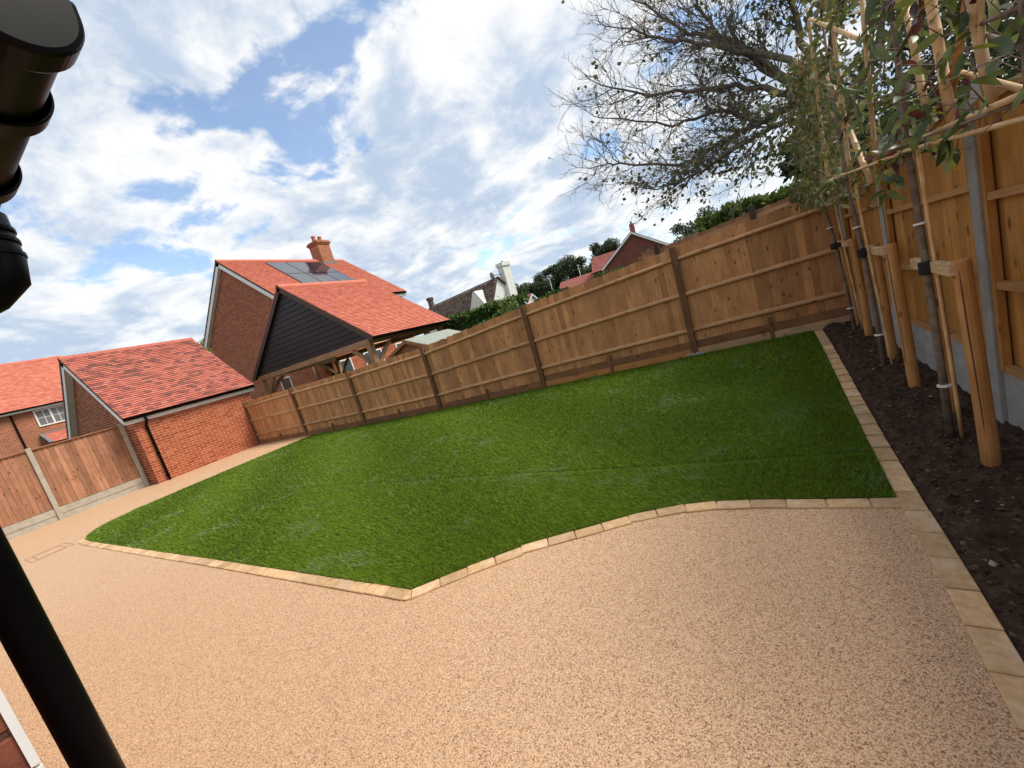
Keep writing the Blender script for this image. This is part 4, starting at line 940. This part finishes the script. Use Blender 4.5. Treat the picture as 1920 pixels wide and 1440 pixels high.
f1 = thing('bamboo_frame', 'bamboo cane grid lashed to the middle pleached tree', 'bamboo frame', (1.0, 4.9, 1.9), 'bamboo training frames')
for a, b in (((1.0, 5.48, 3.62), (1.0, 5.78, 1.95)), ((1.0, 4.68, 3.4), (1.0, 4.88, 1.82)), ((1.0, 3.94, 3.0), (1.0, 4.15, 1.84))): cane(f1, a, b, .014)
cane(f1, (.975, 5.85, 2.06), (.975, 3.55, 1.87), .011); cane(f1, (.975, 5.47, 3.55), (.975, 3.95, 2.69), .015); cane(f1, (1.02, 5.2, 2.9), (1.02, 4.4, 1.8), .02)
f2 = thing('bamboo_frame', 'thick bamboo cane frame above the crossbar by the concrete post', 'bamboo frame', (1.0, 2.7, 1.85), 'bamboo training frames')
cane(f2, (1.0, 3.06, 2.75), (1.0, 2.95, 1.86), .021); cane(f2, (1.0, 2.74, 2.65), (1.0, 2.59, 1.77), .019); cane(f2, (1.0, 2.58, 2.5), (1.0, 2.67, 1.78), .011)
cane(f2, (1.03, 2.72, 2.40), (1.03, 3.10, 1.90), .017, 'stake_wood'); cane(f2, (1.02, 3.37, 2.6), (1.02, 3.26, 1.92), .016); cane(f2, (1.06, 2.98, 2.08), (1.06, 2.35, 1.76), .013)
cane(f2, (.965, 3.2, 1.88), (.965, 2.1, 1.80), .013); cane(f2, (.97, 3.55, 1.88), (.97, 2.05, 1.70), .011)
f3 = thing('bamboo_frame', 'slender bamboo canes supporting the tree nearest the back fence', 'bamboo frame', (1.1, 6.4, .2), 'bamboo training frames')
cane(f3, (1.24, 6.50, .17), (1.05, 6.3, 3.3), .012); cane(f3, (1.02, 6.9, 2.1), (1.02, 5.95, 2.0), .011)
for nm, a, b in (('slender bamboo cane tied along the middle tree trunk', (1.12, 4.98, .1), (1.03, 4.98, 2.2)), ('slender bamboo cane tied along the trunk at the concrete post', (1.06, 3.46, .02), (1.02, 3.47, 2.1))):
    f_ = thing('support_cane', nm, 'bamboo cane', a); cane(f_, a, b, .010)
# ------------------------------------------------------------------ near house corner with gutter and downpipe
nh = thing('brick_house', 'corner of the near brick house with black gutter and downpipe', 'house', (-2.4, -1.5, 0))
m_ = MB(); m_.lo((-6.5, -5, -.1), (-.962, .008, 2.12)); m_.build('wall', M['mortar'], nh)
bs = MB(); bs.box((0, 0, 0), (.215, .1025, .065)); bsm = bs.mesh('brick')
bmm = bmesh.new(); bmm.from_mesh(bsm); bmesh.ops.bevel(bmm, geom=bmm.edges[:], offset=.003, segments=1, affect='EDGES'); bmm.to_mesh(bsm); bmm.free()
for r_ in range(28):
    z_ = .005+.0375+r_*.075; o_ = .1125 if r_ % 2 else 0
    for k in range(3): link('brick', bsm, M['near_brick'], nh, (-1.001, -.1075-.0-k*.225-o_+ .015, z_), (0, 0, R(90)))
    if o_: link('brick', bsm, M['near_brick'], nh, (-1.001, .015-.0525, z_), (0, 0, R(90)), (.47, 1, 1))
    for k in range(4): link('brick', bsm, M['near_brick'], nh, (-1.1605-k*.225-(.1125-o_)+.0, -.036, z_))
for z0, z1 in ((0, .39), (.396, 1.14), (1.146, 2.10)):
    m_ = MB(); m_.lo((-.955, .011, z0), (-.945, .020, z1)); m_.build('corner_trim', M['white_upvc'], nh)
m_ = MB(); m_.lo((-6.4, .10, 2.02), (-.80, .125, 2.20)); m_.build('fascia', M['dark_trim'], nh)
m_ = MB(); m_.lo((-6.4, .0, 2.125), (-.80, .099, 2.14)); m_.build('soffit', M['dark_trim'], nh)
m_ = MB(); m_.obox((-6.5, .16, 2.21), (5.72, 0, 0), (0, -3, 1.9), (0, 0, .06)); m_.build('roof_slope', M['blended_tile'], nh)
# half round gutter with unions and stop end
def half(x0, x1, r, y=.27, z=2.155, lip=.012, n=48):
    out = [(math.cos(a)*r, math.sin(a)*r) for a in [math.pi+math.pi*k/n for k in range(n+1)]]; out = [(-r-0, lip)]+out+[(r, lip)]
    inn = [(px*.93, pz*.93+.002 if pz < 0 else pz) for px, pz in out][::-1]
    m_ = MB(); m_.prism([(x0, y+px, z+pz) for px, pz in out+inn], (x1-x0, 0, 0)); return m_
gt = half(-6.4, -.78, .062).build('gutter', M['black_plastic'], nh)
half(-.985, -.945, .074, lip=.02).build('union', M['black_plastic'], gt, bevel=.005); half(-1.275, -1.225, .074, lip=.02).build('union', M['black_plastic'], gt, bevel=.005)
m_ = MB(); m_.prism([(-.80, .27+math.cos(a)*.073, 2.155+math.sin(a)*.073+(.0)) for a in [math.pi+math.pi*k/24 for k in range(25)]]+[(-.80, .343, 2.18), (-.80, .197, 2.18)], (.055, 0, 0)); m_.build('stop_end', M['black_plastic'], gt, bevel=.008)
m_ = MB(); pth = [(-1.37, .28, 2.10), (-1.37, .28, 2.00), (-1.37, .276, 1.965), (-1.375, .245, 1.93), (-1.39, .13, 1.86), (-1.405, .098, 1.835), (-1.41, .09, 1.78), (-1.41, .09, 1.0), (-1.41, .09, 0.01)]
m_.tube(pth, [.046, .046, .045, .042, .036, .034, .034, .034, .034], 24); dpn = m_.build('downpipe', M['black_plastic'], nh, smooth=True)
for z_ in (2.065, 2.04, 2.01):
    m_ = MB(); m_.tube([(-1.37, .28, z_-.004), (-1.37, .28, z_+.004)], .0495, 24); m_.build('socket_ring', M['black_plastic'], dpn)
for z_ in (1.76, .12):
    m_ = MB(); m_.tube([(-1.41, .09, z_-.02), (-1.41, .09, z_+.02)], .040, 16); m_.box((-1.41, .03, z_), (.10, .05, .03)); m_.build('pipe_clip', M['black_plastic'], dpn)
# ------------------------------------------------------------------ fallen leaves on the lawn
for i, (x, y, lb) in enumerate(((.05, 5.6, 'pale curled leaf lying on the dark back part of the lawn'), (-.35, 6.4, 'tiny pale leaf on the lawn near the new orange gravel board'), (-13.0, 6.35, 'small dark leaf on the path beside the garage'))):
    o = link('fallen_leaf', LM['lime_leaf'][1] if i < 2 else LM['red_leaf'][1], None, None, (x, y, gz(x, y)+(.05 if i < 2 else .012)), (.1, .2, i*1.3), (.8, .8, .8)); tagl(o, lb, 'leaf')
